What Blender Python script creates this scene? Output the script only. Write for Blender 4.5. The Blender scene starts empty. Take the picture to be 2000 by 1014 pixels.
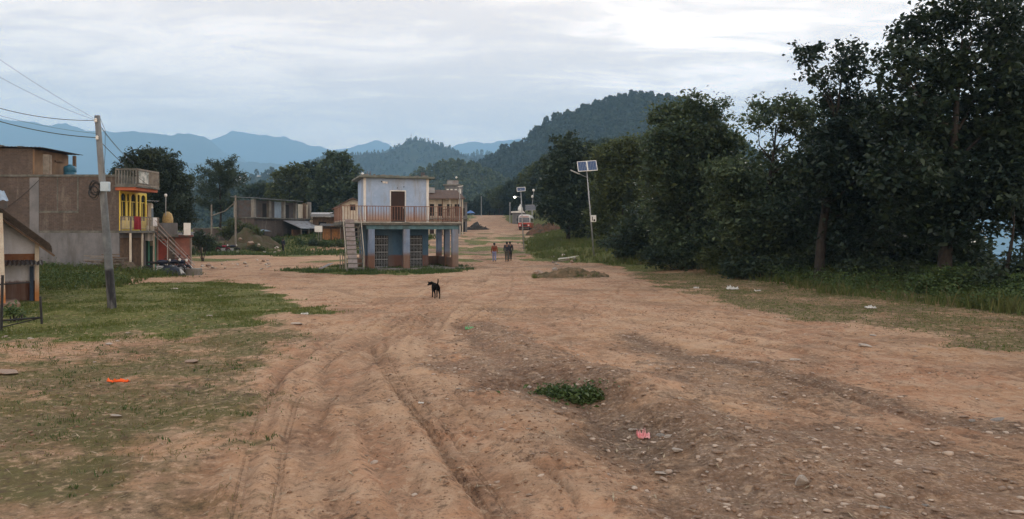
import bpy, bmesh, math, random
import numpy as np
from mathutils import Vector, Matrix, noise as mnoise

random.seed(7)
RNG = np.random.default_rng(7)
R = math.radians
scene = bpy.context.scene
COL = scene.collection

# ---------------------------------------------------------------- camera, sky, sun, exposure
CAM_H, F, HZ = 2.57, 1482.0, 456.0
cam_d = bpy.data.cameras.new('camera'); cam = bpy.data.objects.new('camera', cam_d); COL.objects.link(cam)
cam.location = (0, 0, CAM_H); cam.rotation_euler = (R(90), 0, 0)
cam_d.sensor_width = 36; cam_d.lens = F / 2000 * 36; cam_d.shift_y = -(507 - HZ) / 2000
cam_d.clip_start = .1; cam_d.clip_end = 60000
scene.camera = cam
scene.view_settings.view_transform = 'Standard'
scene.view_settings.look = 'None'
scene.view_settings.exposure = 0.0
scene.view_settings.gamma = 1
scene.cycles.use_denoising = True
scene.cycles.max_bounces = 6; scene.cycles.diffuse_bounces = 3; scene.cycles.glossy_bounces = 2
scene.cycles.transmission_bounces = 3; scene.cycles.volume_bounces = 1; scene.cycles.transparent_max_bounces = 6
scene.cycles.caustics_reflective = False; scene.cycles.caustics_refractive = False

SUN_EL, SUN_AZ = 24.0, 22.0          # degrees above the horizon, degrees right of straight ahead
sun_d = bpy.data.lights.new('sun', 'SUN'); sun = bpy.data.objects.new('sun', sun_d); COL.objects.link(sun)
sun_d.energy = 2.7; sun_d.angle = R(20); sun_d.color = (1.0, .90, .78)
_sd = Vector((math.sin(R(SUN_AZ)) * math.cos(R(SUN_EL)), math.cos(R(SUN_AZ)) * math.cos(R(SUN_EL)), math.sin(R(SUN_EL))))
sun.rotation_euler = _sd.to_track_quat('Z', 'Y').to_euler()


class NT:
    """tiny node-tree helper"""
    def __init__(s, nt): s.t = nt; s.n = nt.nodes; s.l = nt.links
    def add(s, typ, **kw):
        n = s.n.new(typ)
        for k, v in kw.items(): setattr(n, k, v)
        return n
    def put(s, sock, v):
        if isinstance(v, bpy.types.NodeSocket): s.l.new(v, sock)
        elif isinstance(v, (tuple, list)) and sock.type == 'RGBA' and len(v) == 3: sock.default_value = (*v, 1)
        else: sock.default_value = v
    def math(s, op, a, b=0.0, c=None, clamp=False):
        n = s.add('ShaderNodeMath', operation=op, use_clamp=clamp)
        s.put(n.inputs[0], a); s.put(n.inputs[1], b)
        if c is not None: s.put(n.inputs[2], c)
        return n.outputs[0]
    def vmath(s, op, a, b=(0, 0, 0)):
        n = s.add('ShaderNodeVectorMath', operation=op); s.put(n.inputs[0], a); s.put(n.inputs[1], b)
        return n.outputs['Value'] if op in ('DOT_PRODUCT', 'LENGTH') else n.outputs[0]
    def noise(s, vec, scale, detail=5, rough=.55, dist=0.0):
        n = s.add('ShaderNodeTexNoise'); s.put(n.inputs['Vector'], vec)
        n.inputs['Scale'].default_value = scale; n.inputs['Detail'].default_value = detail
        n.inputs['Roughness'].default_value = rough; n.inputs['Distortion'].default_value = dist
        return n.outputs['Fac']
    def ss(s, v, a, b):
        n = s.add('ShaderNodeMapRange', interpolation_type='SMOOTHSTEP')
        s.put(n.inputs[0], v); n.inputs[1].default_value = a; n.inputs[2].default_value = b
        return n.outputs[0]
    def mix(s, f, a, b, typ='MIX'):
        n = s.add('ShaderNodeMix', data_type='RGBA', blend_type=typ)
        s.put(n.inputs[0], f); s.put(n.inputs[6], a); s.put(n.inputs[7], b)
        return n.outputs[2]
    def sep(s, v):
        n = s.add('ShaderNodeSeparateXYZ'); s.put(n.inputs[0], v); return n.outputs
    def comb(s, x, y, z):
        n = s.add('ShaderNodeCombineXYZ')
        for i, v in enumerate((x, y, z)): s.put(n.inputs[i], v)
        return n.outputs[0]
    def mapping(s, v, scale=(1, 1, 1), loc=(0, 0, 0), rot=(0, 0, 0)):
        n = s.add('ShaderNodeMapping'); s.put(n.inputs[0], v)
        n.inputs['Scale'].default_value = scale; n.inputs['Location'].default_value = loc; n.inputs['Rotation'].default_value = rot
        return n.outputs[0]


world = bpy.data.worlds.new("World"); scene.world = world; world.use_nodes = True
w = NT(world.node_tree); w.n.clear()
wo = w.add('ShaderNodeOutputWorld'); bg = w.add('ShaderNodeBackground'); bg.inputs[1].default_value = 0.1
w.l.new(bg.outputs[0], wo.inputs[0])
sky = w.add('ShaderNodeTexSky', sky_type='NISHITA', sun_disc=False)
sky.sun_elevation = R(SUN_EL); sky.sun_rotation = R(SUN_AZ); sky.altitude = 900; sky.dust_density = 2.0
dirv = w.add('ShaderNodeTexCoord').outputs['Generated']
dx, dy, dz = w.sep(dirv)
zc = w.math('ADD', w.math('MAXIMUM', dz, 0.0), .10)
cv = w.comb(w.math('DIVIDE', dx, zc), w.math('DIVIDE', dy, zc), 0.0)
n1 = w.noise(w.mapping(cv, (.55, .9, 1), (1.7, 4.3, 0)), 1.0, 7, .55, .5)
n2 = w.noise(w.mapping(cv, (.9, 2.1, 1), (7.1, 1.3, 0)), 1.9, 10, .66, .8)
# bright break in the cloud, up and to the right of straight ahead
gl = Vector((.30, 1, .27)).normalized()
glow = w.ss(w.vmath('DOT_PRODUCT', dirv, tuple(gl)), .915, .999)
gl2 = Vector((.36, 1, .13)).normalized()
glow2 = w.ss(w.vmath('DOT_PRODUCT', dirv, tuple(gl2)), .965, 1.0)
den = w.math('ADD', w.math('MULTIPLY', n1, .5), w.math('MULTIPLY', n2, .5))
br = w.ss(w.math('ADD', den, w.math('ADD', w.math('MULTIPLY', glow, .080), w.math('MULTIPLY', glow2, .02))), .555, .70)
lo = w.ss(den, .40, .58)
grey = w.mix(lo, (16.6, 13.4, 11.1), (22.5, 18.6, 15.4))
cloud = w.mix(br, grey, (29.0, 24.5, 21.0))
warm = w.ss(dz, .17, .03)
cloud = w.mix(w.math('MULTIPLY', warm, .75), cloud, (36.0, 27.0, 19.0))
zen = w.ss(dz, .32, .9)                                   # sky overhead, out of view, dimmed and cooled to set ambient light
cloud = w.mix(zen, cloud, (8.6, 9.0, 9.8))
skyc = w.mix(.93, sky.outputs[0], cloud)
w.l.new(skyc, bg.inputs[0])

# ---------------------------------------------------------------- helpers
def X(px, Y): return (px - 1000) / F * Y
def ZP(py, Y): return CAM_H + (HZ - py) / F * Y
def P(px, py, Y): return (X(px, Y), Y, ZP(py, Y))
def GY(py): return CAM_H * F / (py - HZ)
def G0(px, py): y = GY(py); return (X(px, y), y)             # point on the level ground

def smooth(a, b, v):
    t = np.clip((np.asarray(v, float) - a) / (b - a), 0, 1); return t * t * (3 - 2 * t)

_perm = np.random.default_rng(3).permutation(512)
def vnoise(x, y):
    """value noise, vectorised"""
    xi = np.floor(x).astype(np.int64); yi = np.floor(y).astype(np.int64)
    xf = x - xi; yf = y - yi
    u = xf * xf * (3 - 2 * xf); v = yf * yf * (3 - 2 * yf)
    def h(a, b): return _perm[(_perm[a & 511] + b) & 511] / 511.0
    return ((h(xi, yi) * (1 - u) + h(xi + 1, yi) * u) * (1 - v) + (h(xi, yi + 1) * (1 - u) + h(xi + 1, yi + 1) * u) * v) * 2 - 1
def fbm(x, y, o=4):
    s = 0; a = 1.0
    for k in range(o):
        s = s + a * vnoise(x * 2 ** k + 17.3 * k, y * 2 ** k + 9.1 * k); a *= .5
    return s

def tag(o, label=None, cat=None, group=None, kind=None):
    if label: o['label'] = label
    if cat: o['category'] = cat
    if group: o['group'] = group
    if kind: o['kind'] = kind
    return o
def thing(name, label, cat, loc, rz=0, group=None):
    o = bpy.data.objects.new(name, None); COL.objects.link(o)
    o.location = loc; o.rotation_euler = (0, 0, rz); o.empty_display_size = .2
    return tag(o, label, cat, group)
def children(o): return [c for c in COL.objects if c.parent == o]
def dup(root, loc, rz=0, label=None, group=None, scale=None):
    def cp(o, par):
        c = o.copy(); COL.objects.link(c); c.parent = par
        for ch in o.children: cp(ch, c)
        return c
    r = cp(root, None); r.location = loc; r.rotation_euler = (0, 0, rz)
    if scale is not None: r.scale = (scale,) * 3 if isinstance(scale, (int, float)) else scale
    if label: r['label'] = label
    if group: r['group'] = group
    return r

def link(name, me, m, parent=None, label=None, smoothed=False):
    o = bpy.data.objects.new(name, me); COL.objects.link(o)
    if m: me.materials.append(m)
    if parent: o.parent = parent
    if label: o['label'] = label
    if smoothed: me.polygons.foreach_set('use_smooth', np.ones(len(me.polygons), bool))
    return o

def npmesh(name, v, f):
    """v (N,3), f (M,k) numpy -> mesh"""
    v = np.asarray(v, np.float32); f = np.asarray(f, np.int32); k = f.shape[1]
    me = bpy.data.meshes.new(name)
    me.vertices.add(len(v)); me.vertices.foreach_set('co', v.ravel())
    me.loops.add(f.size); me.loops.foreach_set('vertex_index', f.ravel())
    me.polygons.add(len(f)); me.polygons.foreach_set('loop_start', np.arange(0, f.size, k, dtype=np.int32))
    me.update(calc_edges=True); me.validate()
    return me

class MB:
    """collects shapes into one mesh"""
    def __init__(s): s.v = []; s.f = []
    def poly(s, pts):
        b = len(s.v); s.v += [tuple(p) for p in pts]; s.f.append(list(range(b, b + len(pts)))); return s
    def box(s, x0, x1, y0, y1, z0, z1, M=None):
        b = len(s.v)
        c = [(x, y, z) for z in (z0, z1) for y in (y0, y1) for x in (x0, x1)]
        if M is not None: c = [tuple(M @ Vector(p)) for p in c]
        s.v += c
        s.f += [[b + i for i in q] for q in ((0, 2, 3, 1), (4, 5, 7, 6), (0, 1, 5, 4), (2, 6, 7, 3), (0, 4, 6, 2), (1, 3, 7, 5))]
        return s
    def bar(s, p, q, wd, dp=None):
        """box bar from p to q"""
        p, q = Vector(p), Vector(q); d = q - p; L = d.length
        M = Matrix.Translation(p) @ d.to_track_quat('Z', 'Y').to_matrix().to_4x4(); dp = dp or wd
        return s.box(-wd / 2, wd / 2, -dp / 2, dp / 2, 0, L, M)
    def tube(s, pts, r, n=8, cap=True):
        pts = [Vector(p) for p in pts]; rs = r if isinstance(r, (list, tuple)) else [r] * len(pts)
        b = len(s.v); prev = None
        for i, p in enumerate(pts):
            t = (pts[min(i + 1, len(pts) - 1)] - pts[max(i - 1, 0)]).normalized()
            if prev is None:
                a = t.orthogonal().normalized()
            else:
                a = (prev - t * prev.dot(t)); a = a.normalized() if a.length > 1e-6 else t.orthogonal().normalized()
            prev = a; c = t.cross(a)
            for k in range(n):
                an = 2 * math.pi * k / n
                s.v.append(tuple(p + (a * math.cos(an) + c * math.sin(an)) * rs[i]))
        for i in range(len(pts) - 1):
            for k in range(n):
                k2 = (k + 1) % n
                s.f.append([b + i * n + k, b + i * n + k2, b + (i + 1) * n + k2, b + (i + 1) * n + k])
        if cap:
            s.f.append([b + k for k in range(n)][::-1]); s.f.append([b + (len(pts) - 1) * n + k for k in range(n)])
        return s
    def lathe(s, prof, n=12, M=None):
        b = len(s.v)
        for r, z in prof:
            for k in range(n):
                a = 2 * math.pi * k / n; p = Vector((r * math.cos(a), r * math.sin(a), z))
                s.v.append(tuple(M @ p if M is not None else p))
        for i in range(len(prof) - 1):
            for k in range(n):
                k2 = (k + 1) % n; s.f.append([b + i * n + k, b + i * n + k2, b + (i + 1) * n + k2, b + (i + 1) * n + k])
        s.f.append([b + k for k in range(n)][::-1]); s.f.append([b + (len(prof) - 1) * n + k for k in range(n)])
        return s
    def prism(s, poly, d):
        """closed outline extruded by vector d"""
        n = len(poly); b = len(s.v); d = Vector(d)
        s.v += [tuple(p) for p in poly] + [tuple(Vector(p) + d) for p in poly]
        s.f.append(list(range(b, b + n))[::-1]); s.f.append(list(range(b + n, b + 2 * n)))
        for i in range(n):
            j = (i + 1) % n; s.f.append([b + i, b + j, b + n + j, b + n + i])
        return s
    def sheet(s, p0, u, v, waves=0, amp=.02, thick=.006, sag=0.0, seg=1):
        """corrugated sheet spanned by u and v, ridges running along v"""
        p0, u, v = Vector(p0), Vector(u), Vector(v); nrm = u.cross(v).normalized()
        n = max(waves * 4, 1); b = len(s.v)
        for t in (0, thick):
            for j in range(seg + 1):
                for i in range(n + 1):
                    h = amp * math.sin(i * math.pi / 2) if waves else 0
                    h -= sag * math.sin(math.pi * j / seg)
                    s.v.append(tuple(p0 + u * (i / n) + v * (j / seg) + nrm * (h + t)))
        m = (n + 1) * (seg + 1)
        for j in range(seg):
            for i in range(n):
                a = b + j * (n + 1) + i; q = [a, a + 1, a + n + 2, a + n + 1]
                s.f.append(q[::-1]); s.f.append([k + m for k in q])
        def side(ids):
            for a, c in zip(ids[:-1], ids[1:]): s.f.append([a, c, c + m, a + m])
        side([b + i for i in range(n + 1)]); side([b + seg * (n + 1) + i for i in range(n, -1, -1)])
        side([b + j * (n + 1) for j in range(seg, -1, -1)]); side([b + j * (n + 1) + n for j in range(seg + 1)])
        return s
    def build(s, name, m, parent=None, label=None, sm=False, bevel=0):
        me = bpy.data.meshes.new(name); me.from_pydata(s.v, [], s.f); me.update()
        o = link(name, me, m, parent, label, sm)
        if bevel:
            md = o.modifiers.new('bevel', 'BEVEL'); md.width = bevel; md.segments = 2; md.limit_method = 'ANGLE'
        return o

# ---------------------------------------------------------------- materials
MATS = {}
def mat(name, c1, c2=None, scale=3.0, rough=.85, bump=.0, bscale=None, stain=None, sscale=1.2, samt=.5, streak=False, metal=0.0, spec=.3, low=None, lowz=(0, 1), emit=None):
    """two-tone noise colour, optional stains (streak: drawn out downwards) and optional lower dado colour"""
    if name in MATS: return MATS[name]
    m = bpy.data.materials.new(name); m.use_nodes = True; t = NT(m.node_tree)
    p = t.n['Principled BSDF']; co = t.add('ShaderNodeTexCoord').outputs['Object']
    c2 = c2 or tuple(x * .8 for x in c1)
    col = t.mix(t.ss(t.noise(co, scale, 8, .7), .36, .64), c1, c2)
    col = t.mix(t.math('MULTIPLY', t.ss(t.noise(co, scale * 5.3, 5, .7), .5, .75), .22), col, tuple(q * .55 for q in c2))
    if low:
        z = t.sep(co)[2]
        zz = t.math('ADD', z, t.math('MULTIPLY', t.math('SUBTRACT', t.noise(co, 5, 5, .7), .5), .25))
        col = t.mix(t.ss(zz, lowz[1], lowz[0]), col, low)
    if stain:
        sv = t.mapping(co, (1, 1, .16)) if streak else co
        f = t.ss(t.noise(sv, sscale, 8, .7, .4), .44, .66)
        col = t.mix(t.math('MULTIPLY', f, samt), col, stain)
    t.put(p.inputs['Base Color'], col)
    p.inputs['Roughness'].default_value = rough; p.inputs['Metallic'].default_value = metal
    p.inputs['Specular IOR Level'].default_value = spec
    if bump:
        b = t.add('ShaderNodeBump'); b.inputs['Strength'].default_value = 1; b.inputs['Distance'].default_value = bump
        t.put(b.inputs['Height'], t.noise(co, bscale or scale * 6, 6, .65)); t.l.new(b.outputs[0], p.inputs['Normal'])
    if emit:
        p.inputs['Emission Color'].default_value = (*emit[0], 1); p.inputs['Emission Strength'].default_value = emit[1]
    MATS[name] = m; return m

def brick_mat(name, c1, c2, mortar, stain, bw=.24, bh=.085, samt=.5):
    m = bpy.data.materials.new(name); m.use_nodes = True; t = NT(m.node_tree); p = t.n['Principled BSDF']
    co = t.add('ShaderNodeTexCoord').outputs['Object']; x, y, z = t.sep(co)
    b = t.add('ShaderNodeTexBrick'); t.put(b.inputs['Vector'], t.comb(t.math('ADD', x, y), z, 0.0))
    t.put(b.inputs['Color1'], c1); t.put(b.inputs['Color2'], c2); t.put(b.inputs['Mortar'], mortar)
    b.inputs['Scale'].default_value = 1; b.inputs['Brick Width'].default_value = bw; b.inputs['Row Height'].default_value = bh
    b.inputs['Mortar Size'].default_value = .012; b.inputs['Mortar Smooth'].default_value = .3
    f = t.ss(t.noise(t.mapping(co, (1, 1, .45)), .8, 9, .72, .4), .40, .62)
    f2 = t.ss(t.noise(t.mapping(co, (1, 1, .22)), 1.7, 8, .7, .3), .52, .68)
    col = t.mix(t.math('MULTIPLY', f, samt), b.outputs['Color'], stain)
    col = t.mix(t.math('MULTIPLY', f2, .5), col, (.24, .21, .18))
    col = t.mix(t.math('MULTIPLY', t.ss(t.noise(co, 7, 6, .7), .45, .7), .5), col, (.05, .042, .038))
    t.put(p.inputs['Base Color'], col); p.inputs['Roughness'].default_value = .9; p.inputs['Specular IOR Level'].default_value = .2
    bu = t.add('ShaderNodeBump'); bu.inputs['Distance'].default_value = .012; t.put(bu.inputs['Height'], t.math('SUBTRACT', t.noise(co, 30, 4), b.outputs['Fac']))
    t.l.new(bu.outputs[0], p.inputs['Normal'])
    return m

def leaf_mat(name, dark, mid, light, trans=.25, rough=.55, big=.35):
    m = bpy.data.materials.new(name); m.use_nodes = True; t = NT(m.node_tree); p = t.n['Principled BSDF']; out = t.n['Material Output']
    g = t.add('ShaderNodeNewGeometry'); rnd = g.outputs['Random Per Island']
    co = t.add('ShaderNodeTexCoord').outputs['Object']
    c = t.mix(t.ss(rnd, 0, .75), dark, mid); c = t.mix(t.ss(rnd, .8, 1.0), c, light)
    c = t.mix(t.math('MULTIPLY', t.ss(t.noise(co, big, 3), .45, .7), .5), c, light)
    t.put(p.inputs['Base Color'], c); p.inputs['Roughness'].default_value = rough; p.inputs['Specular IOR Level'].default_value = .3
    tr = t.add('ShaderNodeBsdfTranslucent'); t.put(tr.inputs[0], t.mix(.5, c, light))
    mx = t.add('ShaderNodeMixShader'); mx.inputs[0].default_value = trans
    t.l.new(p.outputs[0], mx.inputs[1]); t.l.new(tr.outputs[0], mx.inputs[2]); t.l.new(mx.outputs[0], out.inputs[0])
    return m

LEAF_SAL = leaf_mat('broad leaf', (.011, .022, .016), (.019, .034, .021), (.046, .068, .030), .22, .45)  # kept darker for backlit crowns, their shade put into the colour
LEAF_OLIVE = leaf_mat('olive leaf', (.040, .056, .020), (.070, .092, .030), (.115, .135, .044), .3, .6)
LEAF_LIT = leaf_mat('lit green leaf', (.020, .036, .022), (.050, .080, .042), (.135, .175, .080), .3, .5, .6)  # lighter copy of the broad leaf, light on the crowns put into colour
LEAF_DARK = leaf_mat('forest leaf', (.018, .034, .022), (.031, .050, .028), (.064, .088, .040), .22, .65)
LEAF_PINE = leaf_mat('pine needle', (.020, .034, .020), (.032, .050, .026), (.048, .068, .034), .12, .7)
LEAF_BUSH = leaf_mat('bush leaf', (.035, .065, .020), (.060, .100, .030), (.095, .130, .040), .25, .6)
LEAF_WEED = leaf_mat('weed leaf', (.030, .060, .016), (.055, .095, .024), (.090, .120, .036), .25, .65, 1.2)
GRASS = leaf_mat('grass blade', (.050, .080, .014), (.080, .112, .020), (.140, .138, .040), .25, .7, .5)
VERGE = leaf_mat('verge blade', (.062, .098, .022), (.100, .130, .032), (.150, .145, .055), .3, .7, .4)
BARK = mat('bark', (.036, .029, .024), (.020, .017, .015), 5, .95, .03, stain=(.06, .055, .046), sscale=2, samt=.4)

# ---------------------------------------------------------------- terrain
_py = np.array([-80, 0, 50, 60, 70, 80, 92, 105, 125, 148, 200, 250, 300, 380, 700, 1200.])
_pz = np.array([0, 0, 0, .05, .18, .42, .85, 1.35, 2.2, 3.2, 6.0, 8.6, 9.4, 6.0, -30, -90.])
def prof(y):
    y = np.asarray(y, float); s = 0
    for d, k in ((-6, .25), (0, .5), (6, .25)): s = s + k * np.interp(y + d, _py, _pz)
    return s
_ey = [-50, 8, 16, 20, 30, 37, 50, 58, 66, 75, 90, 110, 130, 148, 200, 250, 300, 500]
_ex = [14, 13, 11.2, 10, 9.6, 8.6, 8.2, 7.6, 4.0, 2.0, 1.2, 2.0, 3.8, 4.6, -2, -3, -4, -4]
def x_edge(y): return np.interp(y, _ey, _ex)
def bump(x, y, cx, cy, sx, sy, h): return h * np.exp(-((x - cx) / sx) ** 2 - ((y - cy) / sy) ** 2)

def Zbase(x, y):
    x = np.asarray(x, float); y = np.asarray(y, float)
    z = prof(y)
    e = x_edge(y); d = x - e
    # grassy bank on the right beyond the open ground
    k = smooth(42, 62, y) * (1 - smooth(140, 175, y))
    z = z + k * .95 * smooth(0, 6, d)
    # wooded slope right of the far road
    k = smooth(115, 220, y) * (1 - smooth(520, 800, y))
    z = z + k * 60 * (1 - np.exp(-(np.clip(d - 3, 0, None) / 75) ** 1.3)) * (1 - smooth(.16, .30, x / np.maximum(y, 1)))
    # fall to the valley on the right
    k = np.maximum(1 - smooth(95, 170, y), smooth(.30, .50, x / np.maximum(y, 1)))
    z = z - k * 95 * smooth(23, 200, x - 0.0)
    # fall to the valley on the left
    L = np.interp(y, [0, 60, 110, 160, 250], [60, 55, 46, 58, 46])
    z = z - 90 * smooth(0, 240, -x - L) * (1 - smooth(500, 900, y))
    # left shoulder: lower by the lane, higher under the houses
    z = z + bump(x, y, -27, 110, 15, 9, 1.0) - bump(x, y, -27, 88, 10, 8, .55)
    z = z + bump(x, y, -29, 40, 5.5, 3.2, .75) + bump(x, y, -22.5, 42, 3.5, 2.6, .35)   # weedy bank before the brick house
    z = np.where(y < -20, z, z)
    return z

def seg_dist(x, y, pts, signed=False):
    SG = np.ones(x.shape); D = np.full(x.shape, 1e9); S = np.zeros(x.shape); acc = 0
    for (ax, ay), (bx, by) in zip(pts[:-1], pts[1:]):
        vx, vy = bx - ax, by - ay; L2 = vx * vx + vy * vy + 1e-9
        t = np.clip(((x - ax) * vx + (y - ay) * vy) / L2, 0, 1)
        d = np.hypot(x - ax - t * vx, y - ay - t * vy)
        m = d < D; SG = np.where(m, np.where((x - ax) * vy - (y - ay) * vx > 0, 1.0, -1.0), SG); D = np.where(m, d, D); S = np.where(m, acc + t * math.sqrt(L2), S); acc += math.sqrt(L2)
    return (D, S, SG) if signed else (D, S)
def spline(pts, n=6):
    """Catmull-Rom through 2-D points"""
    p = [np.array(q, float) for q in pts]; p = [2 * p[0] - p[1]] + p + [2 * p[-1] - p[-2]]; out = []
    for i in range(1, len(p) - 2):
        for k in range(n):
            t = k / n
            out.append(tuple(.5 * ((2 * p[i]) + (-p[i - 1] + p[i + 1]) * t + (2 * p[i - 1] - 5 * p[i] + 4 * p[i + 1] - p[i + 2]) * t * t + (-p[i - 1] + 3 * p[i] - 3 * p[i + 1] + p[i + 2]) * t ** 3)))
    return out + [tuple(p[-2])]
def in_poly(x, y, poly, soft=.4, rag=.0, rs=.7):
    """1 inside a ragged outline, fading over soft metres"""
    ins = np.zeros(x.shape, bool); n = len(poly)
    for i in range(n):
        (ax, ay), (bx, by) = poly[i], poly[(i + 1) % n]
        c = (ay > y) != (by > y)
        with np.errstate(divide='ignore', invalid='ignore'):
            ins ^= c & (x < (bx - ax) * (y - ay) / (by - ay + 1e-12) + ax)
    d, _ = seg_dist(x, y, list(poly) + [poly[0]])
    sd = np.where(ins, d, -d)
    if rag: sd = sd + rag * fbm(x * rs, y * rs, 4)
    return smooth(-soft, soft, sd)
def px_poly(*pts): return [G0(*p) for p in pts]

# wheel tracks worn into the earth: (outline on level ground, width, depth, tread)
TRACKS = []
def track(pts, wd, dp, tread=0.0): 
    s_ = spline([G0(*p) for p in pts]); TRACKS.append((s_, wd, dp, tread)); k_ = random.Random(len(TRACKS))
    for _ in range(3):                                   # fainter passes of other wheels alongside
        o_ = k_.choice((-1, 1)) * k_.uniform(.18, 1.1); w0 = k_.uniform(0, 6); a_ = k_.randint(0, len(s_) // 3); b_ = k_.randint(2 * len(s_) // 3, len(s_)); q_ = []
        for i in range(a_, b_):
            j = min(i + 1, len(s_) - 1); tx, ty = s_[j][0] - s_[max(j - 1, 0)][0], s_[j][1] - s_[max(j - 1, 0)][1]; n_ = math.hypot(tx, ty) + 1e-6; d_ = o_ + .12 * math.sin(i * .35 + w0)
            q_.append((s_[i][0] - ty / n_ * d_, s_[i][1] + tx / n_ * d_))
        if len(q_) > 3: TRACKS.append((q_, k_.uniform(.05, .16), k_.uniform(.012, .030), 0.0))
track([(725, 672), (745, 725), (790, 790), (850, 862), (905, 935), (965, 1014), (1000, 1060)], .16, .060, .5)
track([(750, 668), (768, 722), (815, 785), (880, 858), (940, 930), (1005, 1014), (1040, 1060)], .10, .035, .3)
track([(800, 665), (795, 720), (782, 752)], .13, .045)
track([(828, 640), (815, 690), (800, 735)], .10, .03)
track([(880, 590), (800, 605), (700, 640), (610, 690), (545, 745), (505, 820), (480, 900), (455, 1014)], .16, .035, .25)
track([(900, 600), (830, 615), (735, 650), (650, 705), (590, 770), (560, 850), (545, 930), (530, 1014)], .13, .03, .2)
track([(640, 700), (625, 760), (622, 830), (640, 920), (660, 1014)], .30, .04)
track([(690, 690), (680, 760), (700, 850), (740, 930), (790, 1014)], .14, .025)
track([(600, 640), (700, 625), (800, 606), (900, 596), (1010, 592), (1100, 592), (1250, 600), (1400, 617), (1600, 655), (1800, 705), (2000, 775)], .14, .045)
track([(640, 655), (740, 630), (840, 612), (960, 603), (1100, 601), (1250, 611), (1400, 630), (1600, 672), (1800, 726), (2000, 800)], .12, .035)
track([(1130, 592), (1115, 612), (1140, 640), (1260, 672), (1420, 706), (1560, 745), (1700, 790), (1850, 840), (2000, 880)], .18, .05)
track([(1205, 575), (1215, 558), (1260, 540), (1300, 545), (1320, 570), (1400, 602), (1600, 640), (1800, 682), (2000, 742)], .14, .04)
track([(880, 548), (840, 575), (760, 600), (690, 615)], .13, .03)
track([(960, 530), (940, 560), (900, 590), (860, 640), (830, 700)], .14, .04)
track([(1000, 528), (1000, 560), (985, 585), (940, 605), (890, 640)], .14, .04)
track([(520, 545), (620, 575), (720, 590), (850, 588)], .16, .03)
track([(440, 530), (560, 540), (640, 556), (760, 570), (880, 560), (960, 535)], .15, .03)
track([(1020, 640), (1080, 720), (1150, 800), (1260, 920), (1330, 1014)], .2, .03)
track([(760, 760), (840, 830), (930, 900), (1040, 1014)], .07, .02)
BANDS = [(spline([G0(*p) for p in q]), w_) for q, w_ in (
    ([(820, 625), (700, 680), (560, 760), (430, 880), (340, 1014)], .22), ([(830, 630), (720, 690), (600, 780), (510, 880), (440, 1014)], .30), ([(850, 620), (720, 700), (640, 790), (600, 890), (575, 1014)], .24),
    ([(700, 700), (660, 770), (655, 850), (680, 940), (700, 1014)], .34), ([(740, 680), (700, 770), (730, 860), (790, 950), (830, 1030)], .20), ([(720, 660), (770, 740), (850, 830), (930, 930), (1000, 1030)], .26), ([(800, 760), (900, 850), (1010, 940), (1100, 1030)], .16),
    ([(600, 690), (560, 720), (520, 780), (470, 830)], .18), ([(900, 590), (1050, 610), (1250, 660), (1500, 720), (1750, 790), (2000, 870)], .30), ([(1100, 596), (1300, 622), (1550, 668), (1800, 730), (2050, 820)], .28), ([(1150, 610), (1350, 650), (1600, 700), (1850, 770), (2050, 840)], .2),
    ([(900, 640), (1000, 720), (1120, 830), (1280, 980), (1330, 1030)], .22), ([(860, 560), (830, 600), (760, 640), (690, 680)], .3), ([(950, 540), (900, 580), (850, 620), (820, 660)], .28), ([(640, 560), (740, 585), (860, 585), (960, 570)], .3), ([(600, 540), (700, 560), (820, 566)], .25))]

DITCH = spline([G0(*p) for p in [(880, 765), (985, 752), (1080, 762), (1150, 790), (1230, 850), (1330, 930), (1430, 1014)]])
HUMP = spline([G0(*p) for p in [(930, 645), (1050, 700), (1200, 752), (1340, 830), (1500, 930), (1640, 1030)]])
RILL = spline([G0(*p) for p in [(1230, 655), (1300, 690), (1480, 722), (1640, 762), (1770, 800), (1900, 830), (2050, 845)]])
LAWN = px_poly((622, 612), (585, 588), (545, 572), (490, 556), (400, 549), (300, 556), (180, 560), (60, 566), (-160, 566), (-200, 690), (-30, 662), (120, 664), (260, 652), (370, 656), (470, 640), (540, 612), (560, 606), (600, 620))
SPARSE = px_poly((-300, 640), (120, 640), (370, 636), (560, 608), (580, 640), (545, 690), (480, 745), (430, 800), (390, 870), (350, 960), (310, 1040), (-300, 1040))
BAREDIRT = px_poly((-60, 672), (130, 672), (290, 664), (300, 690), (150, 708), (-60, 720))
ISLE = [(-14.5, 49.6), (-11, 47.4), (-6, 46.8), (-3.6, 50.0), (-2.9, 53.3), (-3.2, 56), (-8, 60), (-14, 58), (-16, 53)]
VERGE_P = px_poly((1215, 533), (1300, 560), (1400, 590), (1550, 622), (1700, 640), (1850, 668), (2000, 690), (2400, 760), (3200, 760), (2400, 600), (2000, 560), (1600, 530), (1300, 520))
MOUND_C = (X(1105, 43.5), 43.5)

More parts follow.
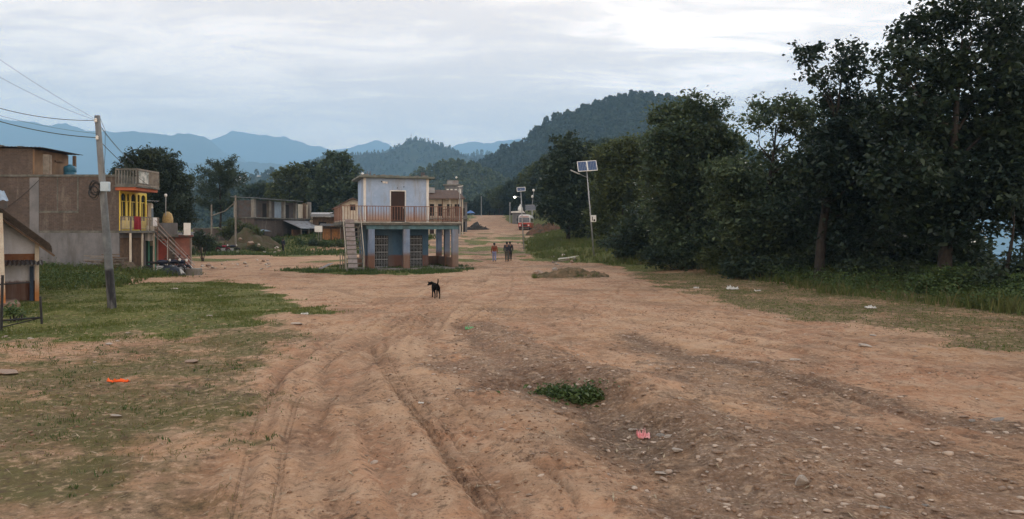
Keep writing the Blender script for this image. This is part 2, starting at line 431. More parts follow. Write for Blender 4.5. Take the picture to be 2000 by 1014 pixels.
def detail(x, y):
    """small relief near the camera and masks: lawn, sparse, gravel, dark (darker soil in hollows and patches), pale, rut"""
    near = 1 - smooth(55, 90, y); wheel = np.zeros((x.size, 3)); wheel[:, 0] = 3
    dz = .05 * fbm(x * .35, y * .35, 3) * (1 - smooth(120, 300, np.hypot(x, y)))
    dz = dz + (.022 * fbm(x * 2.1, y * 2.1, 4) + .011 * fbm(x * 6.3, y * 6.3, 3) + .02 * np.maximum(0, fbm(x * 3.1 + 4, y * 3.1, 3) - .25)) * near
    rut = np.zeros(x.shape); dark = np.zeros(x.shape)
    nw = fbm(x * 1.2, y * 1.2, 3)
    for pts, wd, dp, tread in TRACKS:
        a = np.array(pts); m = (x > a[:, 0].min() - 1) & (x < a[:, 0].max() + 1) & (y > a[:, 1].min() - 1) & (y < a[:, 1].max() + 1)
        if not m.any(): continue
        d, s, sg = seg_dist(x[m], y[m], pts, True); wd = wd * .72; wv = wd * (1 + .25 * nw[m])
        g = np.exp(-(d / (wv * .62)) ** 2); rim = np.exp(-((d - wv * 1.5) / (wv * .7)) ** 2)
        strength = .55 + .45 * vnoise(s * .5, s * 0 + len(pts))
        tr = 1 + tread * np.sin(s * 2 * math.pi / .11) * np.exp(-(d / (wv * .6)) ** 2)
        dz[m] += (-1.3 * dp * g * tr + dp * .65 * rim) * strength
        bt = g * strength; mi = np.where(m)[0]; up = bt > wheel[mi, 2]; mi = mi[up] if tread > 0 else mi[:0]; up = up & (tread > 0)
        wheel[mi, 0] = np.clip((d * sg)[up] / (wd * .9), -3, 3); wheel[mi, 1] = s[up]; wheel[mi, 2] = bt[up]
        rut[m] = np.maximum(rut[m], g * strength * min(1, dp / .05))
    band2 = np.zeros(x.shape); ridge = np.zeros(x.shape)
    for pts, wd in BANDS:
        a = np.array(pts); m = (x > a[:, 0].min() - 2) & (x < a[:, 0].max() + 2) & (y > a[:, 1].min() - 2) & (y < a[:, 1].max() + 2)
        if not m.any(): continue
        d, s = seg_dist(x[m], y[m], pts); wv = wd * (1 + .5 * nw[m]); st_ = np.clip(.55 + .8 * vnoise(s * .35, s * 0 + len(pts) + wd * 50), 0, 1)
        g = np.exp(-(d / wv) ** 2) * st_; band2[m] = np.maximum(band2[m], g); ridge[m] = np.maximum(ridge[m], np.exp(-((d - wv * 1.9) / (wv * .7)) ** 2) * st_)
        dz[m] += -.045 * g + .030 * np.exp(-((d - wv * 1.7) / (wv * .6)) ** 2) * st_
    rut = np.maximum(rut, .55 * band2)
    d, s = seg_dist(x, y, DITCH)
    k = smooth(0, 1.2, s) * (.6 + .4 * vnoise(s * .6, s * 0 + 3.1))
    wv = .62 * (1 + .35 * nw)
    dz = dz - .24 * k * np.exp(-(d / wv) ** 2) + .05 * np.exp(-((d - 1.15) / .4) ** 2) * k
    ditch = np.exp(-(d / (wv * 1.5)) ** 2) * k
    dh, sh_ = seg_dist(x, y, HUMP); wh = .75 * (1 + .35 * nw); dz = dz + .17 * np.exp(-(dh / wh) ** 2) * smooth(0, 2.5, sh_) * (.75 + .35 * vnoise(sh_ * .7, sh_ * 0 + 1.7)) + .03 * np.exp(-(dh / 1.4) ** 2) * fbm(x * 4, y * 4, 3)
    dr, sr = seg_dist(x, y, RILL)
    dz = dz - .07 * np.exp(-(dr / .22) ** 2) * (.5 + .5 * vnoise(sr * .8, sr * 0))
    rill = np.exp(-(dr / .5) ** 2)
    # heap of earth in the middle distance and the crest behind the ditch
    mx, my = MOUND_C
    mb = np.exp(-((x - mx) / 1.75) ** 2 - ((y - my) / 1.5) ** 2)
    dz = dz + mb * (.12 + .06 * fbm(x * 1.3, y * 1.3, 3)) + bump(x, y, mx + 2.6, my + 4, 2.5, 1.6, .18)
    dz = dz + .16 * np.exp(-((x - G0(1190, 770)[0] - .2) / 1.2) ** 2 - ((y - 12.3) / .7) ** 2)
    # lumpy earth on the far road
    fr = smooth(50, 60, y) * (1 - smooth(105, 140, y)) * (np.abs(x + 2) < 12)
    dz = dz + fr * .10 * fbm(x * .5, y * .9, 4)
    band = fr * smooth(-.05, .5, fbm(x * .10 + 2, y * .42, 4)); dark = dark + 0
    lawn = np.maximum(in_poly(x, y, LAWN, .8, .9), in_poly(x, y, ISLE, .5, .5))
    sparse = in_poly(x, y, SPARSE, .9, .8) * (1 - .6 * in_poly(x, y, BAREDIRT, .5, .6))
    verge = in_poly(x, y, VERGE_P, .7, .8)
    e = x_edge(y)
    bank = smooth(-.6, .8, x - e + .8 * fbm(x * .5, y * .5, 3)) * smooth(46, 54, y)
    left = smooth(0, 3, -x - 18.3 + 1.0 * fbm(x * .3, y * .3, 3)) * smooth(33, 38, y) * (1 - smooth(44.2, 45.4, y))
    lf = smooth(0, 4, -x - np.interp(y, [50, 62, 75, 90, 100, 112, 130, 200], [40, 40, 29, 25.5, 18, 13, 8.2, 9.5]) + 2.2 * fbm(x * .15, y * .15, 3)) * smooth(60, 72, y)
    patch = smooth(-.05, .40, fbm(x * .22 + 5, y * .22, 4)) * smooth(58, 70, y) * (1 - smooth(120, 150, y)) * .85
    out = smooth(150, 190, y) * smooth(-1, 4, np.abs(x + 5.5) - 6.5)
    grass = np.clip(np.maximum.reduce([lawn, left, lf, bank, .9 * out, patch]), 0, 1)
    far = smooth(300, 330, y); grass = np.maximum(grass, far)
    grass = np.maximum(grass, smooth(16, 20, x - 3)); grass = np.maximum(grass, smooth(0, 6, -x - np.interp(y, [0, 60, 110, 160], [60, 55, 46, 30])))
    thin = np.clip(np.maximum(sparse * (.92 + .42 * fbm(x * .9, y * .9, 4)), verge * (.75 + .3 * fbm(x * .8, y * .8, 4))) + mb * .95, 0, 1) * (1 - grass)
    grav = in_poly(x, y, px_poly((880, 660), (960, 600), (1010, 640), (1120, 700), (1300, 760), (1260, 830), (1000, 800), (880, 740)), .7, .8) * .8
    grav = np.maximum(grav, in_poly(x, y, px_poly((1150, 820), (1300, 800), (1700, 860), (2000, 900), (2300, 1100), (1500, 1100), (1320, 960)), 1.0, 1.1) * .9)
    grav = np.maximum(grav, in_poly(x, y, px_poly((1220, 650), (1340, 680), (1560, 740), (1650, 800), (1400, 800), (1250, 720)), .8, .8) * .7)
    grav = np.maximum.reduce([grav, ditch * .9, rill * .8]) * (1 - grass)
    pale = in_poly(x, y, px_poly((735, 690), (760, 660), (830, 655), (840, 690), (790, 705)), .3, .3)
    pale = np.maximum(pale, in_poly(x, y, px_poly((1060, 960), (1150, 945), (1180, 975), (1090, 990)), .3, .3) * .7)
    pale = np.maximum(pale, .7 * ridge * (1 - band2)); pale = np.maximum(pale, smooth(.2, .8, fbm(x * .5 + 9, y * .25, 3)) * .5)
    dark = np.clip(ditch * .8 + rill * .5 + .5 * mb + np.maximum(0, .6 * fbm(x * .8 + 3, y * .8, 4) - .1) * .6, 0, 1)
    dark_left = in_poly(x, y, px_poly((-300, 830), (120, 830), (330, 900), (300, 1040), (-300, 1100)), .8, .8)
    dark = np.clip(dark + .5 * dark_left + .85 * band, 0, 1)
    return dz, grass, thin, grav, dark, pale, rut, wheel

def Z(x, y):
    x = np.atleast_1d(np.asarray(x, float)); y = np.atleast_1d(np.asarray(y, float))
    r = Zbase(x, y) + detail(x, y)[0]
    return r if r.size > 1 else float(r[0])

def axis(a, b, n, d0, g):
    """spacing d0 between a and b, growing outwards by factor g"""
    c = list(np.linspace(a, b, n)); return c
def grow(start, step, g, end, sgn=1):
    out = []; v = start
    while abs(v - start) < abs(end - start):
        v += sgn * step; step *= g; out.append(v)
    return out
xs = np.array(grow(-6, .055, 1.028, -9000, -1)[::-1] + list(np.arange(-6, 8, .05)) + grow(8, .055, 1.028, 9000))
ys = np.array(grow(5, .08, 1.09, -300, -1)[::-1] + list(np.arange(5, 14, .045)) + grow(14, .046, 1.011, 140) + grow(140, 1.7, 1.06, 9000))
gx, gy = np.meshgrid(xs, ys); nx, ny = len(xs), len(ys)
gxr, gyr = gx.ravel(), gy.ravel()
dzz, g_grass, g_thin, g_grav, g_dark, g_pale, g_rut, g_wheel = detail(gxr, gyr)
gz = Zbase(gxr, gyr) + dzz
gz = np.where(gyr > 330, gz, gz)
idx = np.arange(nx * ny).reshape(ny, nx)
quads = np.stack([idx[:-1, :-1].ravel(), idx[:-1, 1:].ravel(), idx[1:, 1:].ravel(), idx[1:, :-1].ravel()], 1)
gme = npmesh('ground', np.stack([gxr, gyr, gz], 1), quads)
for nm, chans in (('cover', (g_grass, g_thin, g_grav)), ('soil', (g_dark, g_pale, g_rut)), ('wheel', tuple(g_wheel.T))):
    at = gme.color_attributes.new(nm, 'FLOAT_COLOR', 'POINT')
    at.data.foreach_set('color', np.stack([*chans, np.ones_like(gxr)], 1).astype(np.float32).ravel())

def ground_mat():
    m = bpy.data.materials.new('earth road'); m.use_nodes = True; t = NT(m.node_tree); p = t.n['Principled BSDF']
    co = t.add('ShaderNodeTexCoord').outputs['Object']
    a = t.add('ShaderNodeAttribute', attribute_name='cover'); b = t.add('ShaderNodeAttribute', attribute_name='soil')
    gr, th, gv = t.sep(a.outputs['Vector']); dk, pl, rt = t.sep(b.outputs['Vector'])
    big = t.noise(co, .22, 5, .6, .4); mid = t.noise(co, 1.5, 7, .65); fine = t.noise(co, 22, 5, .7); xf = t.noise(co, 90, 3, .7)
    drag = t.noise(t.mapping(co, (4.5, .5, 1), (0, 0, 0), (0, 0, R(8))), 1.3, 9, .7, .4)
    c = t.mix(t.ss(big, .38, .62), (.400, .226, .124), (.370, .186, .104))
    c = t.mix(t.ss(mid, .35, .7), c, (.440, .295, .195))
    c = t.mix(t.math('MULTIPLY', t.ss(drag, .52, .72), .65), c, (.160, .086, .052))
    c = t.mix(t.math('MULTIPLY', t.ss(t.noise(co, .33, 8, .72, .6), .46, .62), .62), c, (.205, .112, .066))
    c = t.mix(t.math('MULTIPLY', pl, .6), c, (.54, .365, .235))
    c = t.mix(t.math('MULTIPLY', dk, .75), c, (.105, .078, .055))
    c = t.mix(t.math('MULTIPLY', t.math('MULTIPLY', rt, t.ss(t.noise(co, 3.0, 8, .75), .30, .60)), .85), c, (.135, .066, .038))
    # tyre prints: rows of lug marks between two edge lines
    wa = t.add('ShaderNodeAttribute', attribute_name='wheel'); wu, wsx, wb = t.sep(wa.outputs['Vector'])
    au = t.math('ABSOLUTE', wu); ins = t.ss(au, 1.0, .86)
    lug = t.ss(t.math('SINE', t.math('MULTIPLY', t.math('ADD', wsx, t.math('MULTIPLY', au, .05)), 2 * math.pi / .13)), -.2, .5)
    groove = t.ss(t.math('SINE', t.math('MULTIPLY', wu, 9.0)), .1, .7)
    wearn = t.ss(t.noise(co, .9, 5, .6), .40, .58)
    prt = t.math('MULTIPLY', t.math('MULTIPLY', ins, t.ss(wb, .12, .5)), t.math('ADD', .25, t.math('MULTIPLY', wearn, .75)))
    lines = t.math('MULTIPLY', prt, t.math('MAXIMUM', t.math('MULTIPLY', lug, groove), t.math('MULTIPLY', groove, .5)))
    c = t.mix(t.math('MULTIPLY', lines, .42), c, (.115, .062, .038))
    c = t.mix(t.math('MULTIPLY', t.math('MULTIPLY', prt, t.math('SUBTRACT', 1.0, groove)), .18), c, (.42, .27, .17))
    # gravel: grey and brown grit
    vo = t.add('ShaderNodeTexVoronoi'); t.put(vo.inputs['Vector'], co); vo.inputs['Scale'].default_value = 16
    vr = t.sep(vo.outputs['Color'])[0]
    gcol = t.mix(vr, (.065, .048, .038), (.33, .25, .20))
    gcol = t.mix(t.ss(vo.outputs['Distance'], .25, .6), gcol, (.120, .080, .058))
    gm = t.ss(t.math('ADD', gv, t.math('MULTIPLY', t.math('SUBTRACT', t.noise(co, 2.1, 9, .78), .5), 2.4)), .30, .90)
    c = t.mix(t.math('MULTIPLY', gm, .50), c, gcol)
    # dry turf, then green turf
    gn = t.noise(co, 3.5, 8, .72)
    turf = t.mix(t.ss(t.noise(co, .5, 5, .6), .4, .65), (.082, .084, .024), (.108, .086, .040))
    tm = t.ss(t.math('ADD', th, t.math('MULTIPLY', t.math('SUBTRACT', gn, .5), 1.7)), .20, .95)
    c = t.mix(t.math('MULTIPLY', tm, .85), c, turf)
    c = t.mix(t.math('MULTIPLY', t.math('MULTIPLY', t.ss(gn, .56, .68), t.ss(th, .2, .6)), .5), c, (.060, .045, .026))
    green = t.mix(t.ss(t.noise(co, .45, 6, .65), .38, .62), (.060, .080, .012), (.105, .110, .020))
    grm = t.ss(t.math('ADD', gr, t.math('MULTIPLY', t.math('SUBTRACT', gn, .5), .9)), .3, .62)
    c = t.mix(grm, c, green)
    # grit speckle in two sizes, relief shading partly put into its colour
    c = t.mix(t.math('MULTIPLY', t.math('MULTIPLY', t.ss(fine, .52, .66), .80), t.ss(t.noise(co, .55, 6, .7), .30, .62)), c, (.085, .055, .038))
    cr = t.noise(co, 7, 8, .75); crm = t.math('ADD', .22, t.math('MULTIPLY', t.ss(t.noise(t.mapping(co, (1.6, .7, 1)), .75, 6, .65, .5), .40, .62), .78))
    c = t.mix(t.math('MULTIPLY', t.math('MULTIPLY', t.ss(cr, .52, .61), .85), crm), c, (.085, .053, .036))
    c = t.mix(t.math('MULTIPLY', t.ss(cr, .47, .37), .60), c, (.47, .325, .215))
    c = t.mix(t.math('MULTIPLY', t.ss(xf, .62, .75), .40), c, (.44, .34, .26))
    t.put(p.inputs['Base Color'], c); p.inputs['Roughness'].default_value = .95; p.inputs['Specular IOR Level'].default_value = .15
    h = t.math('ADD', t.math('SUBTRACT', t.math('MULTIPLY', fine, .5), t.math('MULTIPLY', lines, .35)), t.math('ADD', t.math('MULTIPLY', mid, 1.0), t.math('MULTIPLY', t.math('MULTIPLY', vo.outputs['Distance'], gm), -.7)))
    bu = t.add('ShaderNodeBump'); bu.inputs['Strength'].default_value = 1; bu.inputs['Distance'].default_value = .06
    t.put(bu.inputs['Height'], h); t.l.new(bu.outputs[0], p.inputs['Normal'])
    return m
tag(link('ground', gme, ground_mat(), smoothed=True), 'bare earth road and open ground worn with wheel ruts and grass', kind='structure')

# ---------------------------------------------------------------- hills and mountains
def hill(name, pts, Y, depth, base, m, label, rough=.10, seed=0, ext=0, nr=30, step=6, kind='structure'):
    px = np.array([p[0] for p in pts], float); py = np.array([p[1] for p in pts], float)
    u = np.arange(px[0], px[-1] + step, step)
    crest = CAM_H + (HZ - np.interp(u, px, py)) / F * Y
    x = (u - 1000) / F * Y
    if Y > 4000: crest = crest + (Y / F) * (3.2 * fbm(u / 34.0 + seed, u * 0 + seed, 5) + 2.0 * np.abs(fbm(u / 14.0 + seed * 2, u * 0, 3)))
    crest = crest + (Y / F) * .9 * fbm(u / 23.0 + seed, u * 0 + seed, 4)
    t = np.linspace(-1, .6, nr)
    xx, tt = np.meshgrid(x, t); cc = np.broadcast_to(crest, xx.shape)
    s = depth / 900.0
    gull = fbm(xx / (260 * s) + seed, tt * 1.4 + seed * 3, 5)
    fall = (1 - np.abs(tt)) ** 1.15
    z = base + (cc - base) * fall * (1 - rough * 2.2 * np.sin(np.clip(np.abs(tt), 0, 1) * math.pi) * (.5 + .5 * gull))
    yy = Y + tt * depth + 0 * xx
    xo = xx + depth * .10 * np.sin(np.abs(tt) * math.pi) * gull
    i = np.arange(xx.size).reshape(xx.shape)
    q = np.stack([i[:-1, :-1].ravel(), i[:-1, 1:].ravel(), i[1:, 1:].ravel(), i[1:, :-1].ravel()], 1)
    o = link(name, npmesh(name, np.stack([xo.ravel(), yy.ravel(), z.ravel()], 1), q), m, smoothed=True)
    tag(o, label, kind=kind)
    return xo, yy, z
MT = mat('mountain forest', (.045, .062, .038), (.065, .075, .046), .004, .95, spec=.1)
HT = mat('hill forest floor', (.030, .045, .024), (.048, .058, .030), .02, .95, spec=.1)
FT = mat('terraced farmland', (.045, .056, .028), (.085, .075, .045), .012, .95, spec=.1)
hill('mountain', [(-900, 300), (-500, 230), (-250, 262), (0, 232), (60, 240), (100, 246), (130, 238), (150, 243), (170, 252), (200, 255), (260, 255), (320, 264), (345, 258), (365, 262), (400, 268), (430, 290), (480, 315), (540, 345), (640, 370)], 6400, 1500, -120, MT, 'long blue mountain behind the brick house', seed=1)
hill('mountain', [(250, 330), (340, 290), (380, 268), (440, 265), (455, 254), (475, 257), (500, 262), (560, 270), (600, 279), (650, 290), (680, 288), (705, 284), (720, 280), (740, 277), (765, 284), (830, 296), (880, 284), (900, 280), (960, 278), (1020, 272), (1080, 276), (1200, 290), (1500, 320)], 8200, 1500, -150, MT, 'palest far mountain across the middle of the horizon', seed=2)
hill('mountain', [(300, 345), (360, 318), (420, 314), (470, 312), (520, 318), (600, 330), (700, 345), (760, 350)], 5000, 1300, -120, MT, 'low blue ridge in front of the far mountains', seed=3)
hill('mountain', [(1300, 420), (1450, 330), (1600, 300), (1800, 330), (2000, 360), (2200, 330), (2600, 300), (3000, 330)], 6500, 1500, -120, MT, 'far blue mountain glimpsed behind the tall trees', seed=4)
hillC = hill('hill', [(560, 345), (610, 318), (640, 305), (680, 303), (720, 299), (755, 297), (775, 287), (790, 278), (808, 272), (825, 274), (845, 279), (870, 287), (890, 296), (905, 305), (930, 312), (960, 318), (1000, 330), (1040, 350)], 2100, 600, -90, HT, 'wooded blue hill with a mast on its rounded top', .06, seed=5)
hillD = hill('hill', [(860, 330), (900, 308), (930, 302), (950, 300), (975, 303), (1010, 312), (1060, 330)], 2700, 500, -90, HT, 'small blue wooded hill right of the mast hill', .06, seed=6)
hillP = hill('hill', [(840, 372), (870, 350), (900, 341), (930, 330), (955, 318), (985, 298), (1010, 290), (1035, 276), (1055, 254), (1072, 238), (1100, 229), (1140, 216), (1180, 204), (1220, 192), (1245, 188), (1280, 191), (1330, 202), (1390, 235), (1440, 285), (1500, 340), (1600, 400), (1700, 440)], 900, 420, -60, HT, 'steep pine covered hill right of the road', .05, seed=7)
hillB = hill('hill', [(780, 362), (815, 345), (840, 333), (870, 325), (895, 324), (925, 330), (960, 345), (1000, 365)], 640, 190, -40, FT, 'low brown green hill behind the blue building', .05, seed=8)
hillV = hill('hill', [(150, 372), (250, 362), (330, 352), (380, 352), (430, 348), (470, 346), (520, 342), (560, 338), (610, 332), (650, 335), (720, 350), (800, 372)], 1150, 420, -80, FT, 'hazy terraced hill with the far village', .06, seed=9)
hillW = hill('hill', [(280, 420), (340, 402), (400, 392), (470, 386), (560, 380), (640, 376), (720, 392)], 480, 160, -50, HT, 'dark wooded slope behind the grey house', .06, seed=10)

def blobs(name, P0, h, nq, m, label, r=.28, seed=0, conic=.5):
    """a far wood that reads as one mass: P0 (N,3) tree feet, h heights"""
    rg = np.random.default_rng(seed); n = len(P0)
    t = rg.random((n, nq)) ** .8; a = rg.random((n, nq)) * 2 * np.pi
    rad = (1 - conic * t) * np.sqrt(np.clip(1 - (2 * t - .75) ** 2 * .55, .05, 1)) * r * h[:, None] * rg.uniform(.6, 1.05, (n, nq))
    c = np.stack([P0[:, 0, None] + rad * np.cos(a), P0[:, 1, None] + rad * np.sin(a), P0[:, 2, None] + h[:, None] * (.1 + .9 * t)], 2).reshape(-1, 3)
    sz = np.repeat(h * .15, nq)[:, None] * rg.uniform(.7, 1.4, (n * nq, 1))
    d1 = rg.normal(size=(n * nq, 3)); d1 /= np.linalg.norm(d1, axis=1, keepdims=True)
    d2 = np.cross(d1, rg.normal(size=(n * nq, 3))); d2 /= np.linalg.norm(d2, axis=1, keepdims=True)
    v = np.stack([c - d1 * sz, c - d2 * sz * .7, c + d1 * sz, c + d2 * sz * .7], 1).reshape(-1, 3)
    f = np.arange(len(v)).reshape(-1, 4)
    return tag(link(name, npmesh(name, v, f), m), label, kind='stuff')
def scatter_hill(H, n, hmin, hmax, tmin, tmax, seed, crest=.25):
    x, y, z = H; rg = np.random.default_rng(seed); nr_, nc_ = x.shape
    cr = int(np.argmax(z.mean(1)))
    j = rg.integers(0, nc_ - 1, n); i = np.where(rg.random(n) < crest, cr, (tmin + (tmax - tmin) * rg.random(n)) * cr).astype(int)
    a, b = rg.random(n), rg.random(n); i2 = np.minimum(i + 1, nr_ - 1)
    def L(q): return (q[i, j] * (1 - a) + q[i, j + 1] * a) * (1 - b) + (q[i2, j] * (1 - a) + q[i2, j + 1] * a) * b
    return np.stack([L(x), L(y), L(z) - .6], 1), rg.uniform(hmin, hmax, n)
blobs('hill_forest', *scatter_hill(hillC, 2200, 6, 14, .6, 1, 11, .3), 30, LEAF_DARK, 'blue hazy trees covering the mast hill', seed=1)
blobs('hill_forest', *scatter_hill(hillD, 500, 10, 22, .6, 1, 12, .4), 26, LEAF_DARK, 'blue hazy trees on the small far hill', seed=2)
blobs('pine_forest', *scatter_hill(hillP, 4600, 6, 13, .45, 1, 13, .16), 56, LEAF_PINE, 'dark pines covering the steep hill', .36, seed=3, conic=.35)
blobs('hill_forest', *scatter_hill(hillB, 900, 4, 9, .5, 1, 14, .2), 30, LEAF_OLIVE, 'low scrub on the brown green hill', .4, seed=4)
blobs('hill_forest', *scatter_hill(hillV, 900, 5, 13, .5, 1, 15, .3), 34, LEAF_DARK, 'scattered trees on the terraced village hill', .36, seed=5)
blobs('hill_forest', *scatter_hill(hillW, 500, 6, 12, .5, 1, 16, .2), 60, LEAF_DARK, 'dark trees on the slope behind the grey house', .4, seed=6)
# ---------------------------------------------------------------- trees and plants
def leaf_quads(c, size, rg, asp=.55, up=.5, fold=.0):
    """one rhombic leaf per centre: verts (4N,3)"""
    n = len(c)
    nrm = rg.normal(size=(n, 3)); nrm[:, 2] = np.abs(nrm[:, 2]) + up; nrm /= np.linalg.norm(nrm, axis=1, keepdims=True)
    ax = np.cross(nrm, rg.normal(size=(n, 3))); ax /= np.linalg.norm(ax, axis=1, keepdims=True)
    sd = np.cross(nrm, ax); s = size * np.clip(rg.lognormal(-.08, .34, (n, 1)), .4, 1.8)
    tip = ax * s * .5; sd = sd * s * .5 * asp; bend = nrm * s * .10
    return np.stack([c - tip, c - sd + bend + tip * .12, c + tip - bend, c + sd + bend + tip * .12], 1).reshape(-1, 3)

def lobes_leaves(lobes, size, cover, rg, clump=.55, per=14, up=.5, asp=.55):
    """leaves gathered in twig-end clumps through ellipsoid lobes (cx,cy,cz,rx,ry,rz[,cover factor])"""
    out = []
    for L in lobes:
        c = np.array(L[:3]); r = np.array(L[3:6]); cf = L[6] if len(L) > 6 else 1.0
        area = math.pi * (r[0] * r[2]); n = cover * cf * area / (.25 * size * size * asp * 1.0)
        k = max(4, int(n / per)); d = rg.normal(size=(k, 3)); d /= np.linalg.norm(d, axis=1, keepdims=True)
        rad = rg.random(k) ** .45 * rg.uniform(.8, 1.12, k)
        cc = c + d * r * rad[:, None]
        cl = clump * rg.uniform(.5, 1.3, (k, 1, 1))
        pts = cc[:, None, :] + rg.normal(size=(k, per, 3)) * cl * np.array([.5, .5, .36])
        out.append(pts.reshape(-1, 3))
    return np.concatenate(out)

def limbs(mb, base, lobes, r0, rg, lean=(0, 0), fork=.35, n=7):
    """tapered trunk up through the crown with a limb to every lobe and twigs beyond"""
    base = Vector(base); top = max(lobes, key=lambda l: l[2]); cx = sum(l[0] for l in lobes) / len(lobes); cy = sum(l[1] for l in lobes) / len(lobes)
    zt = max(l[2] for l in lobes); z0 = base.z; H = zt - z0
    def ax(t):
        k = smooth(0, 1, t)
        return Vector((base.x + (cx - base.x) * k + lean[0] * t, base.y + (cy - base.y) * k + lean[1] * t, z0 + H * t)) + Vector((math.sin(t * 7 + H), math.cos(t * 5 + H), 0)) * .012 * H * t
    ts = [0, .03, .1, .2, .32, .45, .6, .75, .9]
    mb.tube([ax(t) - Vector((0, 0, .25 if t == 0 else 0)) for t in ts], [r0 * 1.5, r0 * 1.15, r0, r0 * .92, r0 * .82, r0 * .66, r0 * .46, r0 * .28, r0 * .1], n)
    for l in lobes:
        c = Vector(l[:3]); t = max(fork * .8, min(.82, (c.z - z0) / H - .22 + rg.uniform(-.05, .05)))
        a = ax(t); m = a.lerp(c, .5) + Vector((rg.uniform(-.3, .3), rg.uniform(-.3, .3), -.06 * (c - a).length))
        r = r0 * (.42 - .28 * t); mb.tube([a, a.lerp(m, .5), m, m.lerp(c, .6), c], [r, r * .8, r * .62, r * .42, r * .25], 5)
        for _ in range(5):
            d = Vector(rg.normal(size=3)); d.z = abs(d.z) * .6; d.normalize()
            e = c + Vector((d.x * l[3], d.y * l[4], d.z * l[5])) * .85
            s = m.lerp(c, rg.uniform(.3, 1)); mb.tube([s, s.lerp(e, .5) + Vector((0, 0, .08)), e], [r * .28, r * .18, r * .06], 4)

def build_tree(name, label, cat, loc, lobes, r0, size, cover, seed, lm, group=None, base=(0, 0, 0), clump=.55, per=14, up=.5, asp=.55, lean=(0, 0)):
    rg = np.random.default_rng(seed)
    root = thing(name, label, cat, loc, 0, group)
    pts = lobes_leaves(lobes, size, cover, rg, clump, per, up, asp)
    v = leaf_quads(pts, size, rg, asp, up)
    link('crown', npmesh('crown', v, np.arange(len(v)).reshape(-1, 4)), lm, root)
    mb = MB(); limbs(mb, base, lobes, r0, rg, lean); mb.build('trunk', BARK, root, sm=True)
    return root

def px_tree(label, trunk_px, Y, spec, seed, lm, r0=.22, size=.25, cover=3.2, dep=1.0, cat='tree', **kw):
    """tree whose lobes are given where they stand at distance Y: (px, py, rx, ry[, cover[, dy]])"""
    bx = X(trunk_px, Y); bz = Z(bx, Y); rg = np.random.default_rng(seed + 99); lobes = []
    for s in spec:
        px, py, rx, ry = s[:4]; cf = s[4] if len(s) > 4 else 1.0; dy = rg.uniform(-1.6, 1.6) * dep
        k = (Y + dy) / F
        lobes.append(((px - 1000) * k - bx, dy, CAM_H + (HZ - py) * k - bz, rx * k, max(rx, ry) * k * 1.0, ry * k, cf))
    return build_tree('broadleaf_tree', label, cat, (bx, Y, bz), lobes, r0, size, cover, seed, lm, **kw)

TG = 'tall broadleaf trees along the right verge'
px_tree('tallest broad leaved tree at the right edge of the picture', 1845, 34, [
    (1800, 62, 62, 52, .6), (1752, 120, 52, 42, .45), (1885, 10, 85, 60, .55), (1965, 50, 75, 75, .5), (1820, 150, 90, 75, .75), (1925, 150, 85, 80, .6), (1985, 185, 60, 90, .7),
    (1770, 240, 78, 66), (1860, 255, 85, 75), (1950, 270, 80, 80), (1765, 340, 80, 72), (1850, 360, 85, 72), (1930, 370, 75, 66), (1990, 330, 60, 80), (1800, 425, 75, 55), (1880, 440, 70, 45, .8), (2020, 420, 55, 60)], 21, LEAF_SAL, .30, .27, 3.4, group=TG)
px_tree('leaning dark tree with a sparse spray of bare topped branches', 1600, 40, [
    (1580, 108, 34, 28, .45), (1612, 150, 30, 26, .4), (1655, 105, 36, 26, .5), (1665, 140, 40, 40, .6), (1580, 150, 22, 16, .3), (1640, 205, 55, 34, .8), (1690, 215, 42, 40, .9), (1640, 265, 70, 52), (1700, 290, 70, 66),
    (1600, 330, 62, 58), (1670, 360, 78, 66), (1725, 400, 72, 70), (1610, 410, 70, 58), (1680, 450, 80, 50)], 22, LEAF_SAL, .26, .26, 3.2, group=TG)
px_tree('dark tree left of the sparse branched one, evening sky behind it', 1475, 46, [
    (1495, 215, 40, 26, .7), (1540, 210, 34, 26, .6), (1575, 228, 40, 30, .8), (1480, 238, 34, 16, .5), (1540, 250, 40, 20, .5), (1590, 275, 34, 34, .8), (1510, 300, 34, 20, .55), (1430, 350, 66, 50), (1500, 360, 70, 50), (1565, 340, 56, 44, .9), (1460, 430, 80, 66), (1550, 430, 80, 66), (1500, 480, 80, 44)], 23, LEAF_LIT, .24, .26, 3.2, group=TG)
px_tree('round headed dark tree at the left end of the tall row', 1345, 52, [
    (1302, 226, 38, 32, .8), (1352, 205, 36, 28, .7), (1392, 222, 40, 30, .6), (1286, 290, 36, 50), (1330, 265, 56, 48), (1390, 275, 48, 44), (1425, 290, 36, 44, .8), (1300, 350, 56, 54), (1370, 340, 70, 56), (1310, 420, 62, 50), (1390, 410, 70, 60), (1350, 470, 80, 40)], 24, LEAF_LIT, .24, .27, 3.2, group=TG)
px_tree('olive green tree behind the leaning solar lamp', 1215, 78, [
    (1190, 310, 44, 36), (1235, 292, 40, 30), (1265, 330, 44, 50), (1200, 360, 52, 48), (1255, 400, 56, 56), (1190, 425, 50, 46), (1240, 460, 56, 36)], 25, LEAF_OLIVE, .2, .30, 3.2, group=TG)
px_tree('dark bushy tree left of the solar lamp', 1110, 92, [
    (1108, 292, 40, 36), (1140, 318, 44, 42), (1085, 345, 40, 44), (1130, 370, 52, 48), (1090, 405, 44, 40), (1135, 430, 50, 36)], 26, LEAF_DARK, .22, .42, 3.0, group=TG)
px_tree('shaded tree filling the gap under the sparse branched tree', 1560, 56, [
    (1520, 400, 80, 70), (1600, 420, 80, 70), (1660, 420, 80, 80), (1560, 480, 90, 44), (1460, 470, 70, 50)], 27, LEAF_DARK, .22, .32, 3.0, group=TG)
